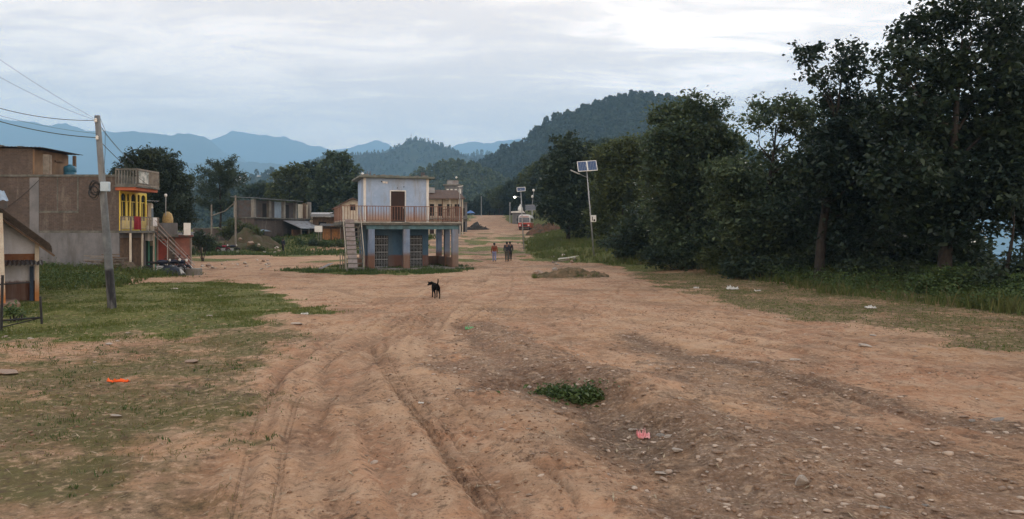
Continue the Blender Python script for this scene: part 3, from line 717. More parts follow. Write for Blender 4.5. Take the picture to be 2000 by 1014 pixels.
px_tree('shaded tree behind the trunk of the tallest tree', 1740, 48, [
    (1720, 430, 80, 66), (1790, 470, 80, 56), (1860, 480, 66, 44), (1730, 500, 80, 40), (1640, 500, 70, 40)], 28, LEAF_DARK, .2, .30, 2.8, group=TG)
px_tree('dark tree beyond the right edge of the picture', 2080, 38, [
    (2030, 120, 80, 90), (2090, 220, 90, 90), (2040, 280, 80, 80), (2110, 340, 80, 80), (2060, 400, 70, 60), (2130, 100, 80, 90)], 29, LEAF_SAL, .28, .27, 3.0, group=TG)
px_tree('shaded small tree under the round headed tree', 1290, 60, [
    (1270, 440, 60, 50), (1330, 470, 60, 40), (1230, 480, 50, 36), (1390, 480, 60, 36)], 30, LEAF_DARK, .16, .32, 2.8, group=TG)
px_tree('low tree trailing over the right edge of the verge', 1965, 32, [
    (1985, 540, 50, 30), (1930, 545, 40, 24, .8), (2030, 520, 60, 50), (1985, 395, 40, 30, .6)], 31, LEAF_DARK, .12, .24, 2.2, group=TG)

for i, (lab, px, Y, spec) in enumerate((('shaded undergrowth tree left of the leaning trunk', 1430, 58, [(1400, 470, 80, 50), (1470, 490, 70, 44), (1350, 495, 70, 40)]), ('shaded undergrowth tree between the two largest trunks', 1700, 54, [(1660, 480, 90, 56), (1750, 490, 80, 48), (1600, 500, 70, 40)]), ('shaded undergrowth tree right of the tallest trunk', 1890, 46, [(1880, 500, 60, 40), (1820, 505, 70, 40)]))):
    px_tree(lab, px, Y, spec, 130 + i, LEAF_DARK, .16, .32, 3.0, group=TG)
# shrubs at the foot of the tall trees
def bush(label, px, Y, spec, seed, lm, size=.16, cover=2.6, group=None):
    bx = X(px, Y); bz = Z(bx, Y); lobes = []
    for (a, b, rx, ry) in spec:
        k = Y / F; lobes.append(((a - px) * k, random.uniform(-.5, .5), CAM_H + (HZ - b) * k - bz, rx * k, rx * k * .9, ry * k, 1.0))
    rg = np.random.default_rng(seed); root = thing('shrub', label, 'shrub', (bx, Y, bz), 0, group)
    v = leaf_quads(lobes_leaves(lobes, size, cover, rg, .3, 12), size, rg)
    link('foliage', npmesh('foliage', v, np.arange(len(v)).reshape(-1, 4)), lm, root)
    mb = MB()
    for l in lobes:
        for _ in range(3):
            e = Vector(l[:3]) + Vector(rg.normal(size=3)) * .3 * l[3]; b0 = Vector((rg.uniform(-.15, .15), rg.uniform(-.15, .15), -.1))
            mb.tube([b0, b0.lerp(e, .5) + Vector((0, 0, .1)), e], [.025, .018, .008], 4)
    mb.build('stem', BARK, root); return root
SG = 'shrubs under the tall right hand trees'
for k, (lab, px, Y, spec) in enumerate([
    ('dark shrub at the foot of the leaning solar lamp pole', 1195, 70, [(1190, 478, 26, 16), (1220, 484, 26, 16)]),
    ('dark shrub under the round headed tree', 1320, 50, [(1300, 505, 36, 22), (1345, 510, 34, 22), (1270, 500, 30, 18)]),
    ('low dark shrub left of the leaning trunk', 1480, 43, [(1440, 525, 40, 24), (1490, 525, 44, 28), (1540, 522, 40, 26)]),
    ('dark shrub right of the leaning trunk', 1690, 38, [(1660, 535, 40, 26), (1710, 530, 44, 34), (1755, 535, 40, 30)]),
    ('broad green shrub spreading over the verge under the tallest tree', 1850, 32, [(1810, 555, 46, 30), (1860, 550, 50, 34), (1910, 560, 46, 28)]),
    ('pale green shrub at the right edge of the picture', 1985, 29, [(1950, 585, 40, 24), (1995, 570, 44, 34), (2040, 575, 44, 34)]),
    ('yellowish shrub between the round headed tree and its neighbour', 1400, 47, [(1390, 505, 30, 24), (1425, 515, 26, 18)])]):
    bush(lab, px, Y, spec, 60 + k, LEAF_BUSH if k in (4, 5) else (LEAF_OLIVE if k == 6 else LEAF_DARK), .15 if k > 3 else .2, group=SG)

# trees of the wooded slope: four kinds, copied
def generic(name, label, h, wd, seed, lm, size, cover=3.0, nl=9, group=None, low=.3, conic=0.0, clump=.7):
    rg = np.random.default_rng(seed); lobes = []
    for i in range(nl):
        t = i / (nl - 1); zz = h * (low + (.93 - low) * t); rr = wd * (.5 - .22 * abs(t - .45) * 2 - conic * .35 * t)
        a = i * 2.4 + rg.uniform(-.4, .4); off = rr * .55 * (1 - .5 * t)
        q = rr * rg.uniform(.6, .9)
        lobes.append((off * math.cos(a), off * math.sin(a), zz, q, q, q * rg.uniform(.65, .95), rg.uniform(.8, 1.1)))
    return build_tree(name, label, 'tree', (0, 0, 0), lobes, h * .022, size, cover, seed, lm, group, clump=clump)
WG = 'trees of the wooded slope beside the far road'
protos = [generic('broadleaf_tree', 'dark leafy tree on the wooded slope beside the far road', 14, 9, 41, LEAF_DARK, .55, group=WG),
          generic('broadleaf_tree', 'dark leafy tree on the wooded slope beside the far road', 16, 10, 42, LEAF_DARK, .6, group=WG),
          generic('broadleaf_tree', 'olive tinted tree on the wooded slope beside the far road', 13, 9, 43, LEAF_OLIVE, .55, group=WG),
          generic('pine_tree', 'dark pine on the wooded slope beside the far road', 17, 8, 44, LEAF_PINE, .5, conic=.55, group=WG)]
slope = []
rg = np.random.default_rng(5)
for Y, d0, d1, n in ((118, 9, 34, 5), (140, 7, 38, 6), (165, 6, 45, 7), (195, 6, 55, 8), (230, 5, 70, 9), (270, 4, 90, 10), (310, -6, 110, 12), (350, -26, 130, 14), (400, -40, 160, 16)):
    for i in range(n):
        slope.append((float(x_edge(Y)) + d0 + (d1 - d0) * (i + rg.uniform(.1, .9)) / n, Y + rg.uniform(-12, 12)))
rg2 = np.random.default_rng(77)
for px in range(905, 1112, 12):
    y = rg2.uniform(255, 345) if px < 1000 else rg2.uniform(185, 300); slope.append((float(X(px + rg2.uniform(-5, 5), y)), float(y)))
used = [False] * 4; HK = (14, 16, 13, 17)
for i, (x, y) in enumerate(slope):
    k = [0, 1, 2, 0, 1, 3, 1][i % 7]; s = rg.uniform(.75, 1.15) * (1.12 if y > 180 else .9); px = 1000 + F * x / y
    lim = ZP(np.interp(px, [880, 940, 1000, 1060, 1100, 1180, 1255, 1300, 1380, 1450, 1520, 1700], [405, 378, 350, 308, 286, 268, 272, 250, 270, 320, 350, 400]), y) - float(Zbase(x, y))
    s = min(s, lim / HK[k])
    if s < .25: continue
    if not used[k]:
        o = protos[k]; used[k] = True; o.location = (x, y, Z(x, y) - .3); o.scale = (s, s, s)
    else:
        dup(protos[k], (x, y, Z(x, y) - .3), rg.uniform(0, 6), scale=(max(s, .6) * rg.uniform(.9, 1.15), max(s, .6) * rg.uniform(.9, 1.15), s))

# trees on the left
def at(o, px, Y, s=1.0, dz=0): x = X(px, Y); o.location = (x, Y, Z(x, Y) - .1 + dz); o.scale = (s,) * 3 if isinstance(s, (int, float)) else s; return o
Y = 74
px_tree('big rounded pine rising behind the brick house', 305, Y, [
    (285, 312, 40, 26), (250, 340, 32, 32), (318, 322, 36, 30), (290, 355, 50, 44), (345, 362, 32, 32), (240, 385, 30, 36), (310, 400, 60, 44), (355, 405, 24, 28), (340, 430, 40, 24), (270, 420, 44, 34)], 51, LEAF_PINE, .24, .34, 3.6, cat='pine tree', asp=.35, clump=.5)
# spiky loose tree: long drooping sprays
def spiky(label, px, Y, h, seed):
    x = X(px, Y); root = thing('spiky_tree', label, 'tree', (x, Y, Z(x, Y))); rg = np.random.default_rng(seed); mb = MB()
    mb.tube([(0, 0, -.3), (.1, 0, h * .35), (-.1, 0, h * .7), (.1, 0, h)], [.2, .15, .1, .03], 6)
    pts = []
    for i in range(46):
        t = rg.uniform(.3, 1); a = rg.uniform(0, 6.28); L = h * .34 * (1.15 - .75 * abs(t - .62) * 1.6) * rg.uniform(.6, 1.1)
        b = Vector((0, 0, h * t)); e = b + Vector((math.cos(a) * L, math.sin(a) * L, L * rg.uniform(.15, .7))); mid = b.lerp(e, .55) + Vector((0, 0, -.12 * L))
        mb.tube([b, mid, e], [.045, .03, .01], 4)
        for s in np.linspace(.25, 1, 16):
            q = (b.lerp(mid, s / .55) if s < .55 else mid.lerp(e, (s - .55) / .45)); pts += [tuple(q + Vector(rg.normal(size=3)) * .25) for _ in range(16)]
    mb.build('trunk', BARK, root, sm=True)
    v = leaf_quads(np.array(pts), .5, rg, .2, .2); link('crown', npmesh('crown', v, np.arange(len(v)).reshape(-1, 4)), LEAF_DARK, root)
spiky('loose spiky tree beside the timber posts', 430, 112, 11.2, 7)
LG = 'leafy trees behind the shops'
px_tree('yellow green tree at the left of the clump behind the shops', 565, 150, [(555, 345, 26, 22), (580, 335, 24, 18), (545, 375, 26, 24), (585, 370, 30, 30), (565, 400, 34, 22)], 52, LEAF_OLIVE, .25, .55, 3.2, group=LG)
px_tree('dark middle tree of the clump behind the shops', 610, 158, [(605, 328, 22, 14), (620, 350, 28, 26), (600, 380, 30, 28), (630, 390, 30, 30), (615, 415, 34, 20)], 53, LEAF_DARK, .25, .55, 3.2, group=LG)
px_tree('tallest tree of the clump behind the shops', 662, 146, [(650, 308, 20, 14), (668, 312, 20, 16), (640, 335, 30, 24), (680, 338, 30, 26), (655, 365, 40, 32), (692, 375, 28, 30), (625, 372, 26, 26), (670, 405, 44, 26), (700, 400, 22, 26)], 54, LEAF_LIT, .3, .55, 3.4, group=LG)
px_tree('dim tree behind the roof of the grey house', 500, 165, [(490, 375, 26, 16), (520, 368, 22, 16), (535, 390, 24, 20)], 56, LEAF_DARK, .2, .55, 3.0)
bush('bushy growth over the stone heap before the grey house', 470, 96, [(455, 440, 20, 14), (480, 448, 22, 14), (500, 455, 18, 10), (440, 455, 18, 14)], 70, LEAF_OLIVE, .22, 2.4)
LB = 'bushes along the lane below the shops'
for i, (px, Y, w_, h_) in enumerate(((395, 88, 20, 14), (425, 90, 18, 12), (372, 80, 16, 12), (520, 96, 16, 9), (545, 99, 14, 8), (505, 92, 14, 8), (618, 97, 14, 8), (640, 96, 16, 8), (668, 95, 16, 9), (695, 95, 14, 8), (590, 98, 12, 7), (405, 100, 20, 18), (440, 103, 20, 16))):
    k = F / Y; py = HZ + (CAM_H - Z(X(px, Y), Y)) * k - h_ * .6
    bush(('leafy bush growing in a row along the lane below the shops' if i < 11 else 'taller dim bush behind the motorcycles on the lane'), px, Y, [(px - w_ * .4, py, w_ * .7, h_), (px + w_ * .4, py + 2, w_ * .7, h_ * .8)], 300 + i, [LEAF_DARK, LEAF_BUSH, LEAF_OLIVE][i % 3], .16, 2.4, LB)
bush('small leafy plant beside the iron frame', 30, 22.5, [(30, 607, 9, 18), (24, 618, 8, 10)], 71, LEAF_BUSH, .09, 2.2)
bush('dark green bush beside the white sign board', 395, 66, [(392, 462, 14, 14), (410, 470, 14, 12), (385, 478, 12, 10)], 72, LEAF_DARK, .2, 2.6)

# a clump of green weed in the washed-out hollow
cx, cy = G0(1112, 772); cz = Z(cx, cy)
root = thing('weed_clump', 'bright green weed clump growing in the washed out hollow', 'weeds', (cx, cy, cz)); rg = np.random.default_rng(80)
pts = np.concatenate([rg.normal(size=(k_, 3)) * np.array([sx_, sy_, sz_]) + np.array([ox_, oy_, .02]) for k_, sx_, sy_, sz_, ox_, oy_ in ((700, .13, .10, .07, -.20, .22), (900, .16, .10, .05, .02, .05), (500, .10, .09, .06, .20, -.12), (260, .08, .08, .03, .34, -.26), (150, .07, .06, .03, -.42, .30), (200, .30, .22, .02, 0, 0))]); pts[:, 2] = np.abs(pts[:, 2])
pts[:, 2] += Zbase(pts[:, 0] + cx, pts[:, 1] + cy) + detail(pts[:, 0] + cx, pts[:, 1] + cy)[0] - cz
v = leaf_quads(pts, .075, rg, .5, .8); link('foliage', npmesh('foliage', v, np.arange(len(v)).reshape(-1, 4)), LEAF_WEED, root)

# ---------------------------------------------------------------- grass and weeds (ground cover)
def ground_pts(n, x0, x1, y0, y1, rg, test):
    x = rg.uniform(x0, x1, n); y = rg.uniform(y0, y1, n); k = test(x, y) > rg.random(n); return x[k], y[k]
def blades(name, x, y, h, wd, rg, m, label, lean=.5, tuft=3):
    z = Zbase(x, y) + detail(x, y)[0]
    n = len(x) * tuft; xx = np.repeat(x, tuft) + rg.normal(size=n) * .03; yy = np.repeat(y, tuft) + rg.normal(size=n) * .03; zz = np.repeat(z, tuft)
    hh = np.repeat(h, tuft) * rg.uniform(.5, 1.2, n); a = rg.uniform(0, 6.283, n); la = rg.uniform(0, 6.283, n); ll = hh * lean * rg.uniform(.2, 1, n)
    b = np.stack([xx, yy, zz - .01], 1); sd = np.stack([np.cos(a), np.sin(a), 0 * a], 1) * wd * .5 * rg.uniform(.6, 1.3, (n, 1))
    tip = b + np.stack([np.cos(la) * ll, np.sin(la) * ll, hh], 1); mid = b * .45 + tip * .55 + np.stack([0 * a, 0 * a, hh * .12], 1)
    v = np.stack([b - sd, b + sd, mid + sd * .7, tip, mid - sd * .7], 1).reshape(-1, 3); i = np.arange(n) * 5
    me = npmesh(name, v, np.stack([i, i + 1, i + 2, i + 3, i + 4], 1))
    return tag(link(name, me, m), label, kind='stuff')
rg = np.random.default_rng(90)
gtest = lambda x, y: detail(x, y)[1] * np.clip(.25 + .9 * fbm(x * .7, y * .7, 3), .05, 1)
x, y = ground_pts(90000, -26, -4, 16.5, 46, rg, gtest)
blades('grass', x, y, rg.uniform(.04, .10, len(x)), .018, rg, GRASS, 'short green lawn round the utility pole')
x, y = ground_pts(26000, -18, -2, 45, 62, rg, gtest)
blades('grass', x, y, rg.uniform(.08, .26, len(x)), .035, rg, LEAF_WEED, 'short grass round the blue building')
x, y = ground_pts(40000, -16, -2.5, 8.5, 20, rg, lambda x, y: detail(x, y)[2] * .45)
blades('grass', x, y, rg.uniform(.015, .045, len(x)), .012, rg, GRASS, 'thin trodden turf in the left foreground', 1.0, 2)
x, y = ground_pts(60000, 7, 24, 14, 48, rg, lambda x, y: detail(x, y)[2] * .8)
blades('grass', x, y, rg.uniform(.02, .07, len(x)), .02, rg, VERGE, 'short dull turf on the right verge', .9, 2)
x, y = ground_pts(1500, X(1105, 43.6) - 1.9, X(1105, 43.6) + 1.9, 42.7, 44.6, rg, lambda x, y: np.clip(.4 + .9 * fbm(x * 1.5, y * 1.5, 3), 0, 1))
blades('weeds', x, y, rg.uniform(.08, .3, len(x)), .03, rg, VERGE, 'rough grass on the turfy earth heap', .6, 3)
DRY = leaf_mat('dry stalk', (.14, .11, .05), (.20, .155, .075), (.27, .21, .11), .2, .8, .6)
# tall weeds
def wt(x, y):
    e = np.interp(y, [14, 22, 30.7, 42.8, 50, 59, 70], [17, 16.4, 13.6, 13.2, 11.5, 10.0, 7])
    return smooth(-.5, 1.6, x - e + .7 * fbm(x * .5, y * .5, 3)) * np.clip(.55 + .7 * fbm(x * .4 + 3, y * .4, 3), .1, 1)
x, y = ground_pts(42000, 7, 27, 20, 62, rg, wt)
blades('weeds', x, y, rg.uniform(.15, .55, len(x)) * np.clip(.7 + .5 * fbm(x * .5, y * .5, 3), .4, 1.3), .035, rg, VERGE, 'tall rough weeds under the right hand trees', .55, 5)
x, y = ground_pts(9000, 8, 27, 20, 56, rg, wt)
z = Zbase(x, y); c = np.repeat(np.stack([x, y, z], 1), 16, 0) + rg.normal(size=(len(x) * 16, 3)) * np.array([.22, .22, .22]) + np.array([0, 0, .38])
v = leaf_quads(c, .10, rg, .55, .6); tag(link('weeds', npmesh('weeds', v, np.arange(len(v)).reshape(-1, 4)), LEAF_WEED), 'leafy weeds along the right verge', kind='stuff')
x, y = ground_pts(9000, 7, 27, 17, 62, rg, lambda x, y: np.clip(wt(x + 1.2, y), 0, 1) * np.clip(.2 + fbm(x * .8, y * .8, 3), 0, 1))
blades('weeds', x, y, rg.uniform(.2, .75, len(x)), .018, rg, DRY, 'dry stalks standing among the right hand weeds', .5, 3)
x, y = ground_pts(16000, -17, -1.5, 7, 24, rg, lambda x, y: (detail(x, y)[2] * .6 + detail(x, y)[1] * .35) * np.clip(.1 + fbm(x * 1.1, y * 1.1, 3), 0, 1))
blades('grass', x, y, rg.uniform(.03, .10, len(x)), .010, rg, DRY, 'dry stalks in the trodden turf on the left', .9, 4)
x, y = ground_pts(9000, -17, -1.5, 7, 24, rg, lambda x, y: detail(x, y)[2] * np.clip(-.1 + fbm(x * 1.6 + 4, y * 1.6, 3), 0, 1))
blades('grass', x, y, rg.uniform(.03, .09, len(x)), .014, rg, LEAF_WEED, 'green tufts in the trodden turf on the left', .8, 7)
bk = lambda x, y: smooth(-.3, 1.2, x - x_edge(y) + .8 * fbm(x * .5, y * .5, 3)) * np.clip(.6 + .7 * fbm(x * .4, y * .4, 3), .1, 1)
x, y = ground_pts(26000, 0, 24, 56, 140, rg, bk)
blades('weeds', x, y, rg.uniform(.15, .5, len(x)), .07, rg, VERGE, 'grass on the bank below the solar lamps', .6, 4)
lw = lambda x, y: smooth(0, 2.0, -x - 18.2 + 1.2 * fbm(x * .4, y * .4, 3)) * smooth(32.5, 36, y + .8 * fbm(x * .5, y * .5, 2)) * (1 - smooth(43.6, 44.6, y)) * np.clip(.6 + .7 * fbm(x * .6, y * .6, 3), .1, 1)
x, y = ground_pts(16000, -34, -14, 32, 45, rg, lw)
blades('weeds', x, y, rg.uniform(.15, .45, len(x)), .03, rg, GRASS, 'rank weeds on the bank before the brick house', .6, 5)
x, y = ground_pts(5000, -34, -15, 33, 45, rg, lw)
z = Zbase(x, y); c = np.repeat(np.stack([x, y, z], 1), 14, 0) + rg.normal(size=(len(x) * 14, 3)) * np.array([.2, .2, .14]) + np.array([0, 0, .2])
v = leaf_quads(c, .10, rg, .55, .6); tag(link('weeds', npmesh('weeds', v, np.arange(len(v)).reshape(-1, 4)), LEAF_WEED), 'broad leaved weeds before the brick house', kind='stuff')
lf = lambda x, y: smooth(70, 80, y) * detail(x, y)[1] * np.clip(.5 + .7 * fbm(x * .2, y * .2, 3), .05, 1)
x, y = ground_pts(26000, -50, -10, 62, 125, rg, lf)
blades('weeds', x, y, rg.uniform(.15, .5, len(x)), .08, rg, LEAF_WEED, 'rough grass round the shops on the left', .6, 4)
# ---------------------------------------------------------------- materials for the built things
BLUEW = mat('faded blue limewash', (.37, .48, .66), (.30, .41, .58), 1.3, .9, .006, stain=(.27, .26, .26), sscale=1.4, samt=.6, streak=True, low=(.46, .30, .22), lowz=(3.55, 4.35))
BLUED = mat('shaded blue limewash', (.062, .118, .185), (.046, .092, .15), 1.3, .9, .006, stain=(.10, .12, .13), sscale=1.2, samt=.5, streak=True, low=(.125, .068, .055), lowz=(.92, 1.06))  # limewash darkened in colour for the shade under the balcony
BLUEP = mat('pale blue pillar paint', (.22, .29, .42), (.165, .225, .34), 2, .9, .006, stain=(.22, .18, .15), sscale=1.3, samt=.6, streak=True, low=(.18, .10, .072), lowz=(.9, 1.35))
CONC = mat('weathered concrete', (.25, .235, .21), (.17, .16, .145), 1.6, .92, .01, stain=(.08, .075, .065), sscale=1.1, samt=.7, streak=True)
CONCD = mat('mouldy concrete', (.17, .165, .15), (.10, .10, .09), 1.8, .95, .012, stain=(.05, .055, .045), sscale=1.3, samt=.7)
CONCG = mat('grey cement plaster', (.195, .195, .205), (.14, .143, .152), .9, .92, .008, stain=(.095, .092, .088), sscale=.9, samt=.7, streak=True)
BRICK = brick_mat('grey brown brick', (.135, .098, .080), (.092, .071, .061), (.14, .125, .115), (.085, .068, .06), samt=.75)
BRICKD = brick_mat('dark old brick', (.115, .088, .078), (.08, .064, .058), (.125, .115, .105), (.07, .06, .055), .3, .11)
PLY = mat('raw plywood', (.25, .155, .092), (.19, .118, .072), 2.2, .85, stain=(.12, .085, .06), sscale=1.5, samt=.5, streak=True)
WOOD = mat('old brown timber', (.16, .105, .068), (.10, .068, .046), 4, .9, .006, stain=(.06, .045, .035), streak=True)
WOODG = mat('grey weathered timber', (.25, .22, .185), (.16, .14, .12), 5, .92, .008, stain=(.08, .07, .06), streak=True)
WOODO = mat('orange boards', (.42, .20, .075), (.30, .145, .06), 4, .85, stain=(.12, .08, .05), sscale=2, samt=.6, streak=True)
DOORM = mat('maroon door paint', (.036, .018, .015), (.026, .014, .012), 3, .6, stain=(.06, .036, .028), samt=.4, streak=True)
DARK = mat('dark interior', (.012, .012, .013), (.018, .018, .018), 2, .9)
GLASS = mat('dark window glass', (.02, .025, .03), (.03, .035, .04), 1, .12, spec=.5)
TIN = mat('grey tin sheet', (.34, .35, .37), (.25, .26, .28), 1.2, .55, stain=(.16, .10, .07), sscale=1.6, samt=.6, streak=True, metal=.35)
TIND = mat('dark rusted tin', (.085, .085, .09), (.06, .058, .058), 1.5, .7, stain=(.10, .06, .04), sscale=1.8, samt=.6, metal=.2)
TINB = mat('blue grey tin', (.25, .33, .42), (.20, .27, .35), 1.5, .6, stain=(.12, .12, .13), sscale=1.5, samt=.5, streak=True)
TINW = mat('cream tin sheet', (.62, .57, .46), (.50, .46, .38), 1.5, .7, stain=(.25, .20, .15), sscale=1.5, samt=.5, streak=True)
RUST = mat('rusty railing paint', (.24, .13, .095), (.16, .085, .065), 6, .8)
RUSTL = mat('pinkish railing bar', (.38, .27, .23), (.27, .18, .15), 5, .8)
STEEL = mat('galvanised steel', (.38, .39, .40), (.30, .31, .32), 3, .5, metal=.5)
BLACKM = mat('black painted steel', (.018, .018, .02), (.028, .026, .026), 4, .6)
GATE = mat('grey gate bar', (.30, .32, .34), (.22, .235, .25), 5, .6)
WHITEP = mat('white paint', (.76, .75, .72), (.66, .65, .62), 2, .7, stain=(.4, .35, .3), sscale=2, samt=.3, streak=True)
CREAM = mat('cream limewash', (.60, .54, .44), (.50, .44, .36), 1.4, .9, .006, stain=(.22, .17, .13), sscale=1.1, samt=.65, streak=True)
LIMEW = mat('white limewash with red mud foot', (.60, .62, .68), (.50, .52, .58), 1.3, .92, .008, stain=(.30, .27, .25), sscale=1.1, samt=.4, streak=True, low=(.105, .045, .026), lowz=(.72, .82))
THATCH = mat('dark thatch', (.085, .065, .05), (.05, .04, .034), 9, .97, .03, stain=(.13, .11, .09), samt=.5)
MUD = mat('red mud plaster', (.20, .085, .042), (.14, .06, .032), 2.2, .95, .01, stain=(.30, .16, .08), samt=.4)
YEL = mat('bright yellow paint', (.68, .51, .07), (.58, .43, .06), 2, .6, stain=(.34, .27, .10), sscale=2, samt=.3, streak=True)
GREENP = mat('sea green paint', (.13, .40, .29), (.10, .32, .24), 3, .7, stain=(.1, .18, .13), samt=.4, streak=True)
GREEND = mat('dark green door', (.016, .055, .045), (.012, .04, .034), 3, .6)
REDP = mat('brick red paint', (.36, .075, .055), (.29, .06, .045), 2, .8, stain=(.2, .08, .06), samt=.4, streak=True)
ORANGEP = mat('red orange paint', (.42, .12, .06), (.32, .09, .05), 2, .8)
REDC = mat('red cloth', (.26, .02, .03), (.18, .015, .022), 3, .9)
WHITEC = mat('white cloth', (.72, .72, .72), (.60, .60, .62), 3, .9)
TANKB = mat('blue tank plastic', (.03, .13, .20), (.025, .10, .16), 2, .5)
HAY = mat('dry hay', (.46, .33, .15), (.32, .22, .10), 12, .95, .03)
SOLAR = mat('solar cell', (.020, .042, .115), (.028, .055, .14), 8, .2, spec=.6)
POLEM = mat('weathered pole with tarred foot', (.145, .16, .17), (.095, .105, .115), 3, .85, .01, stain=(.27, .275, .27), sscale=2.2, samt=.5, streak=True, low=(.018, .018, .022), lowz=(1.25, 1.40))
STONEM = mat('pale grey stone', (.38, .31, .26), (.27, .22, .19), 4, .92, .02, stain=(.52, .46, .40), sscale=3, samt=.5)
STONER = mat('brown earthy stone', (.28, .19, .14), (.19, .13, .10), 4, .95, .02, stain=(.36, .28, .22), sscale=3, samt=.5)
ROOFT = mat('brown roof tiles', (.115, .072, .055), (.08, .052, .042), 3, .9, .02, bscale=9)

def ang(ax, ay, bx, by): return math.atan2(by - ay, bx - ax)

# ---------------------------------------------------------------- blue two storey building
th = R(18); bx, by = X(716, 53.0), 53.0; bz = 0.0
B = thing('blue_building', 'pale blue two storey concrete building on pillars beside the dirt road', 'building', (bx, by, bz), th)
mb = MB().box(-1.0, 6.95, -.35, 6.1, -.6, .11); mb.build('plinth', CONC, B, bevel=.02)
mb = MB()   # lower rooms
mb.box(.1, .3, 1.3, 5.2, .11, 3.12).box(4.45, 4.65, 1.3, 5.2, .11, 3.12).box(.3, 4.45, 5.0, 5.2, .11, 3.12)
for a, b in ((.3, .62), (1.72, 3.2), (4.22, 4.45)): mb.box(a, b, 1.3, 1.5, .11, 3.12)
for a, b in ((.62, 1.72), (3.2, 4.22)): mb.box(a, b, 1.303, 1.497, 2.42, 3.12)
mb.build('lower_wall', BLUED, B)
for u in (.12, 2.6, 6.15): MB().box(u, u + .45, 0, .42, .11, 2.86).build('pillar', BLUEP, B, bevel=.015)
for v in (2.45, 5.2): MB().box(6.15, 6.55, v, v + .4, .11, 2.86).build('pillar', BLUEP, B, bevel=.015)
mb = MB().box(.0, 6.62, .03, .39, 2.863, 3.15).box(6.2, 6.55, .39, 5.62, 2.863, 3.15); mb.build('beam', mat('teal beam paint', (.115, .21, .25), (.085, .16, .19), 2, .9, stain=(.07, .08, .08), streak=True), B)
mb = None
for bx4 in ((4.66, 6.15, 5.25, 5.42), (6.24, 6.42, .42, 2.45), (6.24, 6.42, 2.85, 5.2), (-1.0, .1, 2.6, 2.78)): MB().box(*bx4, .11, .80).build('low_wall', mat('brown dado plaster', (.21, .135, .10), (.15, .10, .08), 2, .95, stain=(.08, .06, .05), streak=True), B)
for a, b in ((.62, 1.72), (3.2, 4.22)):
    g = MB().box(a, b, 1.52, 1.56, .11, 2.42).build('gate_backing', DARK, B)
    mb = MB(); n = 9
    for i in range(n + 1):
        x = a + .03 + (b - a - .06) * i / n; mb.box(x - .014, x + .014, 1.37, 1.40, .13, 2.40)
    for z in (.16, .70, 1.22, 1.74, 2.2): mb.box(a + .02, b - .02, 1.345, 1.368, z - .03, z + .03)
    for r_ in range(4):
        z0 = .2 + r_ * .52
        for i in range(n):
            x = a + .03 + (b - a - .06) * (i + .5) / n
            mb.bar((x - .05, 1.34, z0 + .12), (x + .05, 1.34, z0 + .40), .014, .006); mb.bar((x + .05, 1.332, z0 + .12), (x - .05, 1.332, z0 + .40), .014, .006)
    mb.build('folding_gate', GATE, B)
mb = MB().box(-1.75, 6.85, -.12, 6.0, 3.15, 3.40); mb.build('balcony_slab', CONCD, B, bevel=.02)
mb = MB().box(-1.5, 6.8, -.16, -.122, 3.30, 3.38); mb.build('slab_edge', mat('pale slab edge', (.42, .40, .36), (.30, .29, .26), 3, .9, stain=(.1, .1, .09), samt=.8, streak=True), B)
# upper room
mb = MB(); zt = 6.55
mb.box(.0, .2, 1.32, 5.2, 3.4, zt).box(4.42, 4.62, 1.32, 5.2, 3.4, zt).box(.2, 4.42, 5.0, 5.2, 3.4, zt)
mb.box(.2, 1.9, 1.3, 1.5, 3.4, zt).box(2.92, 4.42, 1.3, 1.5, 3.4, zt).box(1.9, 2.92, 1.303, 1.497, 5.62, zt)
mb.build('upper_wall', BLUEW, B)
mb = MB().box(-.06, .12, 1.26, 1.318, 3.4, zt - .003).box(4.5, 4.68, 1.26, 1.318, 3.4, zt - .003); mb.build('corner_strip', WHITEP, B)
mb = MB().box(1.83, 1.9, 1.27, 1.36, 3.4, 5.69).box(2.92, 2.99, 1.27, 1.36, 3.4, 5.69).box(1.9, 2.92, 1.27, 1.36, 5.62, 5.69); mb.build('door_frame', WHITEP, B)
d = MB().box(1.9, 2.92, 1.38, 1.43, 3.42, 5.62).build('door', DOORM, B)
mb = MB()
for (a, b) in ((1.98, 2.36), (2.46, 2.84)):
    for (z0, z1) in ((3.55, 4.3), (4.42, 5.5)): mb.box(a, b, 1.362, 1.378, z0, z1)
mb.build('panel', DOORM, d); MB().box(2.8, 2.84, 1.33, 1.36, 4.38, 4.5).build('handle', STEEL, d)
mb = MB().box(-.42, 5.05, .85, 5.7, zt, zt + .14); mb.build('roof_slab', mat('mossy roof slab', (.20, .21, .19), (.13, .145, .125), 1.5, .95, .01, stain=(.06, .075, .06), sscale=1.2, samt=.7), B, bevel=.015)
mb = MB(); rr = random.Random(4)
for i in range(34):
    u = rr.uniform(-.2, 4.9); v = rr.uniform(.95, 1.6); s = rr.uniform(.05, .16); mb.box(u - s, u + s, v - s * .7, v + s * .7, zt + .138, zt + .138 + rr.uniform(.03, .13))
mb.build('roof_rubble', CONC, B)
mb = MB()
for u in (.25, .45, 4.2, 4.36):
    for v in (1.5, 1.7): mb.tube([(u, v, zt + .1), (u + rr.uniform(-.04, .04), v, zt + .5)], .012, 5)
mb.build('rebar_stub', RUST, B)
mb = MB().box(1.3, 1.5, 1.22, 1.3, 6.18, 6.32).box(1.53, 1.66, 1.24, 1.3, 6.16, 6.30); mb.build('meter_box', WHITEP, B)
MB().box(1.2, 1.27, 1.25, 1.3, 6.26, 6.35).build('switch', DARK, B)
for (u, z) in ((2.38, 5.86), (2.84, 5.95)): MB().lathe([(.03, 0), (.04, .03), (.02, .06)], 8, Matrix.Translation((u, 1.3, z)) @ Matrix.Rotation(R(90), 4, 'X')).build('wall_hook', BLACKM, B)
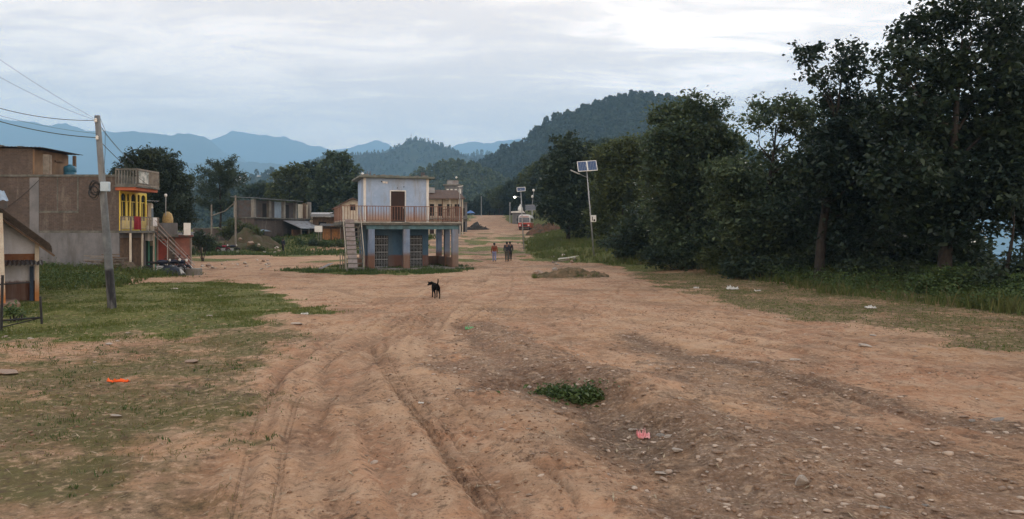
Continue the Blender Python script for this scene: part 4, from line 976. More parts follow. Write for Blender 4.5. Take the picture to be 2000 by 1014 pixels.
mb = MB().lathe([(.02, 0), (.09, .06), (.10, .14), (.03, .2)], 10, Matrix.Translation((-.15, 1.1, zt + .16))); mb.build('roof_lamp', mat('white glass globe', (.85, .88, .9), None, 1, .3), B)
# balcony railing
def rail(par, p, q, h, n, post_every=1.55, bar=.034, mats=(RUST, RUST)):
    p, q = Vector(p), Vector(q); L = (q - p).length; mb = MB(); up = Vector((0, 0, 1))
    mb.bar(p + up * h, q + up * h, .06, .05).bar(p + up * .1, q + up * .1, .035).build('top_rail', mats[0], par)
    k = max(1, round(L / post_every))
    for i in range(k + 1):
        a = p.lerp(q, i / k); MB().bar(a, a + up * (h + (.02)), .06).build('post', mats[0], par)
    mb = MB()
    for i in range(1, n):
        a = p.lerp(q, i / n); mb.bar(a + up * .1, a + up * h, bar)
    mb.build('balusters', mats[1], par)
rail(B, (-1.7, -.05, 3.4), (6.78, -.05, 3.4), 1.08, 44)
rail(B, (6.78, .05, 3.4), (6.78, 5.9, 3.4), 1.08, 22, 1.55, .018)
rail(B, (-1.7, .05, 3.4), (-1.7, 5.9, 3.4), 1.08, 22, 1.55, .018)
# front stair
ns = 11; v0 = -2.55
mb = MB(); rs = MB(); 
for i in range(ns):
    v = v0 + (2.35) * i / ns; z = .30 * i
    mb.box(-1.62, -.5, v, v + .26, z + .25, z + .30)
    rs.box(-1.50, -.88, v + .235, v + .26, z + .305, z + .545)
mb.build('stair_treads', CONCD, B); rs.build('stair_risers', mat('grey riser paint', (.36, .34, .36), (.28, .265, .28), 3, .9, stain=(.2, .13, .1), samt=.5), B)
mb = MB(); mb.bar((-1.60, v0, .05), (-1.60, -.15, 3.2), .06, .2).bar((-.53, v0, .05), (-.53, -.15, 3.2), .06, .2); mb.build('stair_stringer', CONCD, B)
mb = MB(); mb.tube([(-1.66, v0 + .1, .2), (-1.66, v0 + .1, 1.3), (-1.66, -.1, 4.45)], .036, 6).tube([(-.48, v0 + .1, .2), (-.48, v0 + .1, 1.3), (-.48, -.1, 4.45)], .036, 6)
mb.build('stair_handrail', mat('pale handrail', (.36, .33, .28), (.28, .26, .22), 4, .8), B)

# tin sheets and poles leaning left of the stair
x, y = X(632, 52), 52
t = thing('tin_sheets', 'bent grey tin sheets lying left of the blue building stair', 'sheets', (x, y, Z(x, y)))
MB().sheet((-.45, -.3, .05), (.35, .0, .05), (.75, .5, .42), 4, .015).build('sheet', TIN, t)
MB().sheet((-.55, -.35, .03), (.3, -.05, .02), (.6, .55, .3), 4, .015).build('sheet', TIND, t)
for i, px in enumerate((664, 669, 673)):
    x, y = X(px, 51.4), 51.4; z = Z(x, y)
    o = MB().tube([(0, 0, -.2), (.02, 0, .6), (.0, .01, 1.25 + .1 * (i % 2))], [.035, .032, .028], 7).build('timber_post', WOODG)
    o.location = (x, y, z); tag(o, ['leftmost of three thin stakes beside the blue building stair', 'middle one of three thin stakes beside the blue building stair', 'stake nearest the stair of the blue building'][i], 'stake', 'stakes by the stair')

# ---------------------------------------------------------------- brick house with the yellow windows
hx, hy = -23.3, 45.0
H = thing('brick_house', 'unplastered grey brick house with yellow window front and boarded roof room', 'house', (hx, hy, 0))
zs, ztop = 2.62, 5.93
MB().box(-14, 0, 0, .24, -1, zs - .02).box(-.24, 0, .24, 3.3, -1, zs - .02).build('lower_wall', CONCG, H)
MB().box(-14, .003, -.003, .26, zs - .02, zs + .12).build('floor_band', CONCD, H)
MB().box(-14, 0, 0, .24, zs + .12, ztop).build('upper_wall', BRICK, H)
mb = MB()
for (a, b, c, d_) in ((75, 78, 345, 412), (114, 116, 345, 412), (153, 156, 345, 412)): mb.box((a - 235) / 32.9, (b - 235) / 32.9, -.012, -.002, 2.57 + (456 - d_) / 32.9, 2.57 + (456 - c) / 32.9)
mb.box((75 - 235) / 32.9, (156 - 235) / 32.9, -.014, -.0045, 2.57 + (456 - 416) / 32.9, 2.57 + (456 - 412) / 32.9); mb.build('blind_window', CONCD, H)
MB().box(-5.3, -4.75, -.02, -.001, -1, ztop - .05).build('concrete_column', CONCG, H)
MB().box(-14, .02, -.06, 5.0, ztop, ztop + .13).build('roof_slab', CONCD, H)
# roof room
MB().box(-14, -5.15, .02, 3.5, ztop + .13, 7.62).build('roof_room_wall', BRICK, H)
ply = MB().box(-5.148, -5.05, .04, 3.5, ztop + .13, 7.55).build('boarded_wall', PLY, H)
mb = MB().box(-4.5, -4.1, -.045, -.022, ztop + .15, 7.25).box(-4.06, -3.98, -.045, -.022, ztop + .15, 7.2); mb.build('board', WOODG, ply)
MB().box(-5.048, -4.95, 2.0, 2.9, 7.0, 7.1).build('shelf_board', WOOD, ply)
MB().sheet((-14.2, -.35, 7.86), (9.85, 0, -.22), (0, 4.3, -.02), 42, .02).build('tin_roof', TIND, H)
rr = random.Random(9)
for i in range(12):
    u = rr.uniform(-12, -5.0); s = rr.uniform(.08, .2); MB().box(u - s * 1.6, u + s * 1.6, -.3, .1, 7.87 - (u + 14.2) * .0272, 7.87 - (u + 14.2) * .0272 + s * .9).build('roof_stone', CONCD, H)
MB().bar((-4.55, 3.3, ztop + .13), (-4.55, 3.3, 7.5), .16).build('roof_post', WOOD, H)
# yellow front, along the lane side (faces +x)
LF = 3.3
mb = MB(); wins = [(.14, .70, 0), (.86, 1.16, 1), (1.34, 1.96, 0), (2.12, 2.42, 1), (2.60, 3.16, 0)]
zb, zt2, ytop = 3.35, 4.98, 5.10
def arch_wall(mb, x0, x1, y0, y1, z0, z1, wins, zb, zt2):
    """wall slab in the y-z plane with round headed openings"""
    ys = [y0] + [v for w_ in wins for v in w_[:2]] + [y1]
    for i in range(0, len(ys), 2): mb.box(x0, x1, ys[i], ys[i + 1], z0, z1)
    for (a, b, _) in wins:
        mb.box(x0 + .002, x1 - .002, a, b, z0, zb); r = (b - a) / 2; cy = (a + b) / 2; n = 10
        pts = [(0, cy - r * math.cos(math.pi * k / n), zt2 - r * .75 + r * .75 * math.sin(math.pi * k / n)) for k in range(n + 1)]
        for p, q in zip(pts[:-1], pts[1:]):
            bse = len(mb.v)
            for xx in (x0 + .002, x1 - .002): mb.v += [(xx, p[1], p[2]), (xx, q[1], q[2]), (xx, q[1], z1), (xx, p[1], z1)]
            mb.f += [[bse, bse + 3, bse + 2, bse + 1], [bse + 4, bse + 5, bse + 6, bse + 7], [bse, bse + 1, bse + 5, bse + 4]]
arch_wall(mb, -.005, .05, .0, LF, zs + .12, ytop - .001, wins, zb, zt2)
mb.build('yellow_wall', YEL, H)
MB().box(-.24, -.006, .242, LF, ytop, ztop - .002).build('parapet_wall', CONCD, H)
for (a, b, _) in wins:
    f = MB().box(-.06, -.03, a - .02, b + .02, zb - .02, zt2 + .02).build('window', GLASS, H)
    MB().box(-.028, -.012, (a + b) / 2 - .02, (a + b) / 2 + .02, zb, zt2 - .5).box(-.028, -.012, a, b, zt2 - .5, zt2 - .46).build('frame', YEL, f)
MB().box(.0, .75, -.02, 3.6, zs - .02, zs + .12).build('balcony_slab', CONCD, H)
rail(H, (.7, .02, zs + .12), (.7, 3.5, zs + .12), .82, 22, 1.1, .02, (WOODG, CREAM)); rail(H, (.1, .02, zs + .12), (.66, .02, zs + .12), .82, 7, 1.1, .02, (WOODG, CREAM))
# roof terrace slab with its baluster parapet
MB().box(.06, 1.25, -.55, 2.2, ytop, ytop + .18).build('terrace_slab', ORANGEP, H)
MB().box(.025, 1.36, -.62, 2.25, ytop + .182, ytop + .278).build('terrace_edge', CONCD, H)
zz = ytop + .28
for (p, q, m_) in (((.1, -.56, zz), (1.3, -.56, zz), CONCD), ((1.3, -.52, zz), (1.3, 2.2, zz), WOODG)):
    p, q = Vector(p), Vector(q); up = Vector((0, 0, 1)); mb = MB()
    mb.bar(p + up * .95, q + up * .95, .12, .1).bar(p + up * .05, q + up * .05, .12, .1); n = int((q - p).length / .17)
    for i in range(n + 1):
        a = p.lerp(q, i / n); mb.bar(a + up * .1, a + up * .9, .075, .07)
    mb.build('parapet', m_, H)
MB().box(1.372, 1.39, -.45, .75, zz + .15, zz + .85).build('banner', mat('faded banner', (.55, .55, .52), (.16, .18, .17), 2.2, .9), H)
# ground floor front: timber posts, boarded doors
mb = MB()
for (a, b) in ((.1, 1.4), (1.55, 2.9)): mb.box(-.02, .06, a, b, 0, 2.3)
mb.build('boarded_door', WOOD, H)
for v in (.05, 1.48, 3.0): MB().bar((.65, v, -.3), (.65, v, zs - .03), .09).build('veranda_post', CREAM, H)
# annex with the green doorway
AX = thing('annex_building', 'low annex with sea green doorway and brick red wall under the stair', 'building', (-23.45, 49.0, 0), R(22)); AX.scale = (.82, 1, 1)
MB().box(-.9, 3.05, .02, 3.2, -.5, 2.35).build('wall', mat('grey brown plaster', (.20, .16, .13), (.15, .12, .10), 2, .92, stain=(.08, .07, .06), streak=True), AX)
MB().box(-.95, 2.15, -.75, 3.3, 2.352, 2.52).build('terrace_slab', CONCD, AX)
MB().box(2.15, 3.2, -.35, 3.3, 2.355, 2.47).build('eave', mat('faded maroon fascia', (.16, .05, .045), (.12, .10, .08), 2, .9), AX)
mb = MB().box(-.45, -.27, -.06, .018, 0, 2.34).box(.42, .52, -.06, .018, 0, 2.34).box(-.27, .42, -.06, .018, 2.1, 2.34); mb.box(-.05, .06, -.06, .018, 0, 2.1); mb.build('door_frame', GREENP, AX)
MB().box(.07, .41, -.03, .015, 0, 1.75).box(-.26, -.06, -.03, .015, 0, 2.08).build('door', GREEND, AX)
MB().box(.1, .42, -.10, -.062, 1.78, 2.05).build('door_sign', mat('worn sign tin', (.30, .28, .20), (.20, .17, .12), 5, .8), AX)
MB().box(.62, 1.35, -.04, .017, .55, 2.2).build('red_panel', REDP, AX)
MB().box(.60, .66, -.055, -.042, .5, 2.25).box(1.31, 1.37, -.055, -.042, .5, 2.25).box(.66, 1.31, -.055, -.042, .5, .58).build('panel_trim', WHITEP, AX)
MB().box(1.9, 2.95, -.04, .017, .3, 2.3).build('red_wall', mat('dull red wall', (.30, .13, .10), (.22, .10, .08), 2, .9), AX)
# stair: treads climbing to the left, thin sloping rails
st = MB()
for i in range(11): st.box(2.75 - i * .205, 3.05 - i * .205, -1.35, -.78, .18 + i * .213, .22 + i * .213)
st.build('stair_treads', CONC, AX)
for k, (dy, dz_) in enumerate(((-1.38, .1), (-1.38, .45), (-1.38, .8), (-1.38, 1.1), (-.76, .3), (-.76, .7), (-.76, 1.05))):
    MB().bar((3.35, dy, .05 + dz_ * .6), (.5, dy, 2.35 + dz_), .035).build('stair_rail', RUSTL if k % 2 else STEEL, AX)
for u in (.7, 1.5, 2.3): MB().bar((u, -1.40, .1), (u, -1.40, 3.2 - (u - .5) * .8), .04).build('stair_post', RUST, AX)
mb = MB().box(.55, 2.1, -.72, -.60, 2.52, 3.25); mb.build('terrace_wall', CONCG, AX)
rail(AX, (-.9, -.7, 2.52), (.5, -.7, 2.52), .85, 9, .8, .02, (WOODG, STEEL))
MB().box(-.65, .15, .2, 2.2, 2.52, 4.55).build('upper_hut', CREAM, AX)
MB().box(-.5, -.1, .17, .197, 2.6, 4.4).build('hut_door', WOODO, AX)
MB().box(.152, .3, .25, .3, 2.6, 4.2).build('blue_post', TINB, AX)
MB().sheet((-.75, -.25, 4.68), (1.4, 0, -.05), (0, 2.6, .12), 8, .02).build('hut_roof', TIND, AX)
mb = MB(); rr = random.Random(3)
mb.lathe([(.30, 0), (.40, .2), (.40, .55), (.30, .85), (.10, .98)], 12, Matrix.Translation((1.35, .1, 3.0)))
mb.build('hay_bundle', HAY, AX, sm=True); MB().box(1.05, 1.7, -.25, .45, 2.52, 3.0).build('hay_stand', WOODG, AX)
# loose things on and by the house
o = MB().lathe([(.34, 0), (.36, .05), (.36, .25), (.34, .27), (.34, .33), (.36, .35), (.36, .60), (.32, .68), (.14, .74), (.12, .80)], 16).build('water_tank', TANKB, sm=True)
o.location = (hx - 4.25, hy + 2.3, ztop + .13); tag(o, 'blue plastic water tank on the flat roof of the brick house', 'water tank')
def cloth(name, loc, w_, h_, m, label, yz=True, cat='laundry'):
    mb = MB(); n = 8
    for i in range(n + 1):
        u = w_ * i / n; d_ = .03 * math.sin(i * 1.7)
        for z in (0, -h_ * .5, -h_): mb.v.append((d_ * (1 + abs(z)), u, z) if yz else (u, d_ * (1 + abs(z)), z + .02 * math.sin(i)))
    for i in range(n):
        for k in range(2): b = i * 3 + k; mb.f.append([b, b + 1, b + 4, b + 3])
    o = mb.build(name, m); md = o.modifiers.new('thick', 'SOLIDIFY'); md.thickness = .015
    o.location = loc; return tag(o, label, cat)
cloth('hung_cloth', (hx + .77, hy + .25, zs + .98), .75, .8, REDC, 'dark red cloth hung over the balcony rail below the yellow windows')
cloth('hung_cloth', (hx + .77, hy + 2.6, zs + .95), .5, .55, WHITEC, 'pale cloth over the rail right of the red cloth')
cloth('hung_sheet', (-23.35, 48.2, 3.05), .62, .95, WHITEC, 'white printed sheet hanging from the annex terrace', False)
def sign(name, label, x, y, z, w_, h_, rz, face, rim=WOODG, cat='sign'):
    t = thing(name, label, cat, (x, y, z), rz); MB().box(-w_ / 2, w_ / 2, -.02, .02, -h_ / 2, h_ / 2).build('sign_board', face, t); return t
s = sign('shop_sign', 'white blank sign board sticking out from the annex wall', -20.85, 48.7, 2.85, .42, .78, R(35), WHITEP)
MB().bar((-.55, .03, .2), (-.2, .03, .2), .03).bar((-.55, .03, -.2), (-.2, .03, -.2), .03).build('bracket', BLACKM, s)
t = thing('lamp_pole', 'thin pole with a small lamp head rising from the annex terrace', 'lamp', (-22.45, 49.2, 2.52))
MB().tube([(0, 0, 0), (0, 0, 2.4)], .03, 6).build('pole', STEEL, t); MB().lathe([(.03, 0), (.09, .05), (.1, .16), (.04, .22)], 8, Matrix.Translation((0, 0, 2.4))).build('lamp_head', WHITEP, t)
# stack of planks and stones by the front, stone block
x, y = -23.4, 43.3; z = Z(x, y); t = thing('timber_pile', 'pile of rough planks and rubble at the corner of the brick house', 'pile', (x, y, z)); rr = random.Random(5)
for k in range(22):
    a = Vector((rr.uniform(-1.0, .3), rr.uniform(-.5, .5), .15 + .04 * k)); d_ = Vector((rr.uniform(.8, 1.5), rr.uniform(-.5, .5), rr.uniform(-.25, .15)))
    MB().bar(a, a + d_, rr.uniform(.06, .14), rr.uniform(.03, .06)).build('plank', WOODG if k % 3 else WOOD, t)
None

# ---------------------------------------------------------------- thatched mud house and veranda at the left edge
mx, my = X(78, 29), 29.0
Mh = thing('mud_house', 'small whitewashed mud house with dark thatch and red mud foot', 'house', (mx, my, 0), R(33))
sl = .84
def zr(u): return ZP(485, 29) + .02 - (u - .35) * sl
mb = MB(); b0 = [(-4, 0, -.3), (-.05, 0, -.3), (-.05, 0, zr(-.05) - .12), (-4, 0, zr(-4) - .12)]
mb.prism(b0, (0, 4, 0)); mb.build('wall', LIMEW, Mh)
mb = MB(); a = Vector((.38, -.55, zr(.38))); bq = Vector((-4.2, -.55, zr(-4.2)))
for k in range(3): mb.prism([(a.x, a.y - .03 * k, a.z - .16 + .1 * k), (a.x - .04 * k, a.y - .03 * k, a.z + .10 * k), (bq.x, bq.y - .03 * k, bq.z + .1 * k), (bq.x, bq.y - .03 * k, bq.z - .16 + .1 * k)], (0, 5, 0))
mb.build('thatch_roof', THATCH, Mh)
MB().bar((-4.2, -.5, zr(-4.2) - .22), (.46, -.5, zr(.46) - .22), .07).build('rafter', WOOD, Mh)
pm = mat('orange stained white post', (.62, .57, .48), (.50, .44, .36), 3, .9, stain=(.42, .17, .06), sscale=1.8, samt=.8, streak=True, low=(.40, .17, .06), lowz=(.25, .95))
MB().bar((-.10, -.14, -.3), (-.10, -.14, zr(-.1) - .2), .14).build('corner_post', pm, Mh)
MB().bar((-.27, -.10, -.3), (-.27, -.10, 1.32), .13).build('blue_post', mat('dark blue post paint', (.028, .048, .085), (.02, .034, .06), 3, .7), Mh)
MB().sheet((-1.42, -.75, 1.40), (1.5, 0, .0), (0, .74, .16), 11, .025).build('awning', TIND, Mh)
MB().box(-1.4, -.12, -.06, -.002, 1.56, 1.80).build('mud_band', MUD, Mh)
x = X(5, 26.6); Vh = thing('veranda', 'white veranda post and tin eave of the house beyond the left edge', 'house', (x, 26.6, 0), R(36))
MB().bar((0, 0, -.3), (-.10, 0, 3.28), .20).build('post', pm, Vh)
MB().box(-3, -.12, .3, 3, -.3, 3.2).build('wall', mat('brown mud wall', (.11, .06, .04), (.08, .045, .032), 2, .95), Vh)
MB().sheet((-3.2, -.6, 3.72), (3.35, 0, -.02), (0, 3.4, .5), 16, .025).build('tin_eave', TINB, Vh)
MB().box(-3.2, .12, -.55, -.50, 3.44, 3.66).build('fascia', TIND, Vh)
MB().box(-3, .5, -.5, 2.5, -.3, .12).build('plinth', mat('mud plinth', (.25, .17, .12), (.18, .12, .09), 2, .95), Vh)

# ---------------------------------------------------------------- grey row house up the lane
C = (-33.9, 100.0); D = (-30.3, 114.0); az = ang(*C, *D)
G = thing('grey_row_house', 'grey two storey row house with tin upper walls and pillars', 'house', (C[0], C[1], 0), az)
Lh = math.hypot(D[0] - C[0], D[1] - C[1]); DEP = 3.0; zf = 4.72; zt3 = 7.1
def fz(u): return 0.0
MB().box(0, Lh, .1, DEP, -.5, zf - .15).build('lower_wall', BRICKD, G)
MB().box(-.2, Lh + .2, -.35, DEP + .1, zf - .15, zf).build('floor_slab', CONCD, G)
rs_ = [0, .25, .5, .72, .9, 1.0]
for k, f_ in enumerate(rs_): MB().box(f_ * Lh - .25, f_ * Lh + .25, -.05, .4, zf, zt3 - .05 + (0 if k < 5 else .2)).build('pillar', CONC if k != 4 else WOOD, G)
MB().box(-.25, .2, DEP - .4, DEP, zf, zt3 - .3).build('pillar', CONC, G)
mb = MB().sheet((.1, .35, zf), (Lh * .36, 0, 0), (0, 0, zt3 - zf - .1), 24, .02); mb.sheet((Lh * .48, .35, zf), (Lh * .3, 0, 0), (0, 0, zt3 - zf - .1), 20, .02); mb.sheet((-.05, DEP - .3, zf), (0, -DEP + .6, 0), (0, 0, zt3 - zf - .15), 12, .02)
mb.build('tin_wall', TIND, G)
MB().sheet((Lh * .36, .32, zf), (Lh * .12, 0, 0), (0, 0, zt3 - zf - .1), 8, .02).build('blue_tin_sheet', TINB, G)
MB().sheet((Lh * .79, .3, zf + .1), (Lh * .19, 0, 0), (0, 0, zt3 - zf - .35), 10, .02).build('cream_tin_sheet', TINW, G)
for f_ in (.16, .56): MB().box(f_ * Lh, f_ * Lh + .8, .28, .32, zf, zf + 1.9).build('door', DARK, G)
MB().sheet((-.35, -.7, zt3 + .12), (Lh * .8, 0, 0), (0, DEP + 1.2, .22), 30, .02).build('tin_roof', TIN, G)
MB().box(-.3, .5, -.08, .08, 2.9, 3.1).box(0.4, 2.2, -.05, .08, 1.2, 3.0).build('shop_opening', DARK, G)
MB().sheet((.1, -.9, 2.85), (2.4, 0, 0), (0, .95, .25), 10, .02).build('shop_awning', TINB, G)
# shed with the big tin awning
S = thing('tin_shed', 'open fronted timber shed with a broad grey corrugated tin roof', 'shed', (-32.1, 106.5, 0), az)
MB().sheet((-.2, -2.9, 3.25), (6.8, 0, .05), (0, 2.85, 1.15), 34, .03).build('tin_roof', TIN, S)
for u in (.2, 2.3, 4.4, 6.3): MB().bar((u, -2.7, -.3), (u, -2.7, 3.2), .13).build('post', WOODG, S)
MB().box(.4, 6.2, -1.2, -1.05, 0, 3.1).build('back_wall', mat('tan mud wall', (.22, .14, .09), (.16, .10, .07), 2, .95), S)
MB().box(2.6, 4.2, -1.3, -1.22, 1.0, 2.9).build('doorway', DARK, S)
MB().box(.2, 2.2, -2.6, -2.2, 1.0, 1.75).build('counter', WOODO, S)

# low walls and a lean-to filling the row
Wl = thing('low_brick_wall', 'low dark brick wall behind the red motorcycle', 'wall', (X(400, 99), 99, Z(X(400, 99), 99) - .3), R(4)); Wl['kind'] = 'thing'
MB().box(-1.5, 4.2, 0, .3, -.5, 2.3).build('wall', BRICKD, Wl); MB().box(-1.6, 4.3, -.06, .36, 2.302, 2.42).build('coping', CONCD, Wl)
Ln = thing('lean_to_shed', 'small lean to shed of dark boards between the annex and the grey house', 'shed', (X(372, 84), 84, Z(X(372, 84), 84) - .1), R(20))
MB().box(-1.2, 1.2, .1, 1.8, -.3, 2.0).build('board_wall', WOOD, Ln); MB().sheet((-1.5, -.5, 2.15), (3, 0, 0), (0, 2.6, .35), 14, .025).build('tin_roof', TIND, Ln); MB().box(-.4, .4, .06, .098, -.2, 1.7).build('door', WOODG, Ln)
for i, (px, Y, w_, h_, rz) in enumerate(((640, 112, 4.4, 2.6, 10), (612, 118, 3.6, 3.2, -6))):
    x = X(px, Y); q = thing('roadside_shed', ['wide low shed with rusty tin roof left of the gabled house', 'taller narrow shed behind the wide low one beside the tin shed'][i], 'shed', (x, Y, Z(x, Y) - .2), R(rz))
    MB().box(-w_ / 2, w_ / 2, .2, 3, -.4, h_).build('wall', [WOOD, CREAM][i], q); MB().sheet((-w_ / 2 - .3, -.6, h_ + .05), (w_ + .6, 0, 0), (0, 4, .5), 20, .03).build('tin_roof', [TIND, TIN][i], q)
    MB().box(-w_ * .3, -w_ * .05, .16, .198, 0, 1.9).build('doorway', DARK, q); MB().box(w_ * .1, w_ * .36, .16, .198, .9, 1.7).build('shutter', WOODO, q)
    for s_ in (-1, 1): MB().bar((s_ * (w_ / 2 + .1), -.5, -.4), (s_ * (w_ / 2 + .1), -.5, h_ + .02), .1).build('post', WOODG, q)
# white gabled house
gx_, gy_ = X(688, 103), 103.0
I = thing('gabled_house', 'whitewashed gabled house with brown tile roof and orange boarded shops', 'house', (gx_, gy_, 1.0), R(8))
g0 = -2.3; g1 = 2.6; ze, zp = 5.0, 6.25
MB().prism([(g0, 0, 2.5), (g1, 0, 2.5), (g1, 0, ze - .1), (.1, 0, zp), (g0, 0, ze)], (0, 6, 0)).build('gable_wall', CREAM, I)
wd_ = MB().box(-.25, .35, -.03, .02, 4.7, 5.5).build('window', DARK, I)
MB().box(-.32, -.25, -.05, .02, 4.65, 5.55).box(.35, .42, -.05, .02, 4.65, 5.55).build('window_frame', WOOD, wd_)
mb = MB(); mb.prism([(.1, -.5, zp + .02), (g1 + .6, -.5, ze - .42), (g1 + .6, -.5, ze - .28), (.1, -.5, zp + .2)], (0, 7, 0)); mb.prism([(.098, -.5, zp + .02), (.098, -.5, zp + .2), (g0 - .4, -.5, ze - .1), (g0 - .4, -.5, ze - .24)], (0, 7, 0)); mb.build('roof', ROOFT, I)
MB().sheet((-4.2, -2.2, 2.55), (7.6, 0, 0), (0, 2.2, .35), 30, .03).build('shop_roof', TIND, I)
MB().box(-4.0, 3.2, .05, 5, -.5, 2.5).build('shop_wall', WOOD, I)
for a, b in ((-3.9, -2.9), (-2.7, -1.6), (1.2, 2.0), (2.1, 3.0)): MB().box(a, b, -.02, .04, .1, 2.2).build('boarded_front', WOODO, I)
for u in (-3.95, -1.4, .9, 3.1): MB().bar((u, -1.9, -.3), (u, -1.9, 2.6), .1).build('post', WOODG, I)
MB().box(.0, .9, -.02, .04, .1, 2.2).build('doorway', DARK, I); MB().box(1.55, 1.95, -.03, -.022, .2, 2.1).build('white_door', WHITEP, I)

# ---------------------------------------------------------------- houses right of the blue building
x, y = X(866, 128), 128.0
J = thing('cream_row_house', 'cream three storey row house with brown roof and balcony posts', 'house', (x, y, Z(x, y) - .3), R(12))
MB().box(-2.9, 3.0, .0, 6, -.5, 6.4).build('wall', CREAM, J)
for z in (.3, 3.3):
    for u in (-2.3, -.9, .6, 1.9): MB().box(u, u + .8, -.03, .03, z + .2, z + 2.2).build('doorway', DARK if z > 1 else DOORM, J)
MB().box(-3.2, 3.3, -1.2, .0, 2.95, 3.12).build('balcony_slab', CONC, J)
for i, u in enumerate((-2.9, -1.6, -.3, 1.0, 2.2, 3.1)): MB().bar((u, -1.1, -.5), (u, -1.1, 6.3), .16).build('balcony_post', CREAM if i % 2 else WOOD, J)
rail(J, (-3.1, -1.12, 3.12), (3.2, -1.12, 3.12), .9, 18, 2, .04, (WOOD, WOODG))
mb = MB(); mb.prism([(-3.5, -1.5, 6.3), (3.5, -1.5, 6.3), (2.6, 2.5, 7.9), (-2.8, 2.5, 7.9)], (0, .0, .12)); mb.prism([(-3.5, 6.5, 6.3), (-2.8, 2.51, 7.9), (2.6, 2.51, 7.9), (3.5, 6.5, 6.3)], (0, 0, .12)); mb.build('roof', ROOFT, J)
MB().box(-2.9, -1.4, .5, 2, 7.4, 8.3).build('roof_vent', TIN, J)
x, y = X(905, 140), 140.0
K = thing('narrow_concrete_house', 'narrow grey concrete house at the road corner', 'house', (x, y, Z(x, y) - .3), R(10))
MB().box(-.9, .7, 0, 5, -.5, 5.6).build('wall', CONCG, K); MB().box(-1.1, .9, -.5, 5.2, 5.6, 5.75).build('roof_slab', CONCD, K)
MB().box(-.35, .25, -.03, .02, 3.3, 4.7).build('window', DARK, K); MB().box(-.5, .3, -.03, .02, 0.2, 2.2).build('doorway', DARK, K); MB().box(-1.05, .85, -.55, .0, 2.7, 2.85).build('ledge', CONC, K)
x, y = X(882, 200), 200.0
K2 = thing('roof_tank_house', 'tall grey house with a stepped roof and white globe lamp', 'house', (x, y, Z(x, y)), R(5))
MB().box(-1.7, 2.9, 0, 6, -1, 9.2).build('wall', CONCG, K2)
for u in (-1.3, -.3, .8, 1.9): MB().box(u, u + .6, -.03, .02, 7.1, 8.3).build('window', WHITEP, K2)
MB().box(-2.2, 2.3, -.6, 3, 9.2, 9.5).build('roof_slab', CONC, K2); MB().box(-1.2, 1.8, 0, 2.5, 9.5, 10.6).build('roof_room', TIN, K2)
MB().sheet((-1.8, -.5, 10.6), (3.9, 0, .25), (0, 3.2, .2), 12, .03).build('tin_roof', TIN, K2)
MB().lathe([(.05, 0), (.28, .2), (.3, .4), (.1, .62)], 10, Matrix.Translation((1.25, 0, 11.0))).build('globe_lamp', WHITEP, K2)
def heap_mesh(name, rx, ry, h, seed, m, parent=None, n=46):
    """lumpy spoil heap: a height field with ragged foot and uneven crest"""
    u, v = np.meshgrid(np.linspace(-1.25, 1.25, n), np.linspace(-1.25, 1.25, n)); r = np.hypot(u, v) + .16 * fbm(u * 2 + seed, v * 2, 3)
    f = np.clip(1 - r, 0, 1) ** .75; z = h * f * (1 + .55 * fbm(u * 2.6 + seed, v * 2.6 + seed, 5)) + .09 * h * fbm(u * 8, v * 8 + seed, 3) * (f > 0) - .25 * (f <= 0)
    i = np.arange(n * n).reshape(n, n); q = np.stack([i[:-1, :-1].ravel(), i[:-1, 1:].ravel(), i[1:, 1:].ravel(), i[1:, :-1].ravel()], 1)
    return link(name, npmesh(name, np.stack([u.ravel() * rx, v.ravel() * ry, z.ravel()], 1), q), m, parent, smoothed=True)
# ---------------------------------------------------------------- utility pole and its wires
pb = G0(219, 605); px0, py0 = pb; pz = Z(px0, py0)
top = Vector(P(190, 226, py0)) - Vector((px0, py0, pz))
U = thing('utility_pole', 'leaning weathered utility pole on the lawn with tarred foot', 'utility pole', (px0, py0, pz))
def up_(t): return Vector((0, 0, 0)).lerp(top, t)
MB().tube([up_(t) for t in (-.04, .0, .25, .5, .75, 1.0)], [.15, .145, .13, .115, .10, .088], 14).build('pole', POLEM, U, sm=True)
def ut(py): return (605 - py) / 379.0
o_ = up_(ut(366)); MB().box(.02, .30, -.22, -.06, -.16, .16, Matrix.Translation(o_)).build('meter_box', mat('pale blue box', (.42, .52, .60), (.36, .45, .52), 3, .5), U, bevel=.02)
mb = MB(); rr = random.Random(2)
for k in range(9):
    o_ = up_(ut(372)) + Vector((-.12 + rr.uniform(-.05, .05), -.16 - .01 * k, rr.uniform(-.08, .08))); rx, rz_ = rr.uniform(.12, .2), rr.uniform(.16, .32)
    mb.tube([o_ + Vector((rx * math.cos(a) - .05, .02 * math.sin(3 * a), rz_ * math.sin(a))) for a in np.linspace(0, 6.3, 18)], .011, 5, False)
mb.build('cable_coil', BLACKM, U)
for py in (236, 270):
    MB().lathe([(.03, 0), (.055, .03), (.04, .07), (.055, .1), (.02, .14)], 8, Matrix.Translation(up_(ut(py)) + Vector((0, -.12, -.07)))).build('insulator', WHITEP, U)
MB().tube([up_(ut(232)) + Vector((.12, -.05, 0)), up_(ut(255)) + Vector((.26, -.06, 0)), up_(ut(300)) + Vector((.22, -.1, 0)), up_(ut(340)) + Vector((.13, -.12, 0))], .007, 4).build('hanging_lead', BLACKM, U)
base = Vector((px0, py0, pz))
def wire(a, b, sag, r, label, n=18):
    a, b = Vector(a), Vector(b); mb = MB()
    mb.tube([a.lerp(b, k / n) - Vector((0, 0, sag * 4 * (k / n) * (1 - k / n))) for k in range(n + 1)], r, 5)
    return tag(mb.build('overhead_wire', BLACKM), label, 'wire', 'overhead wires at the utility pole')
A = lambda py: base + up_(ut(py)) + Vector((0, -.1, 0))
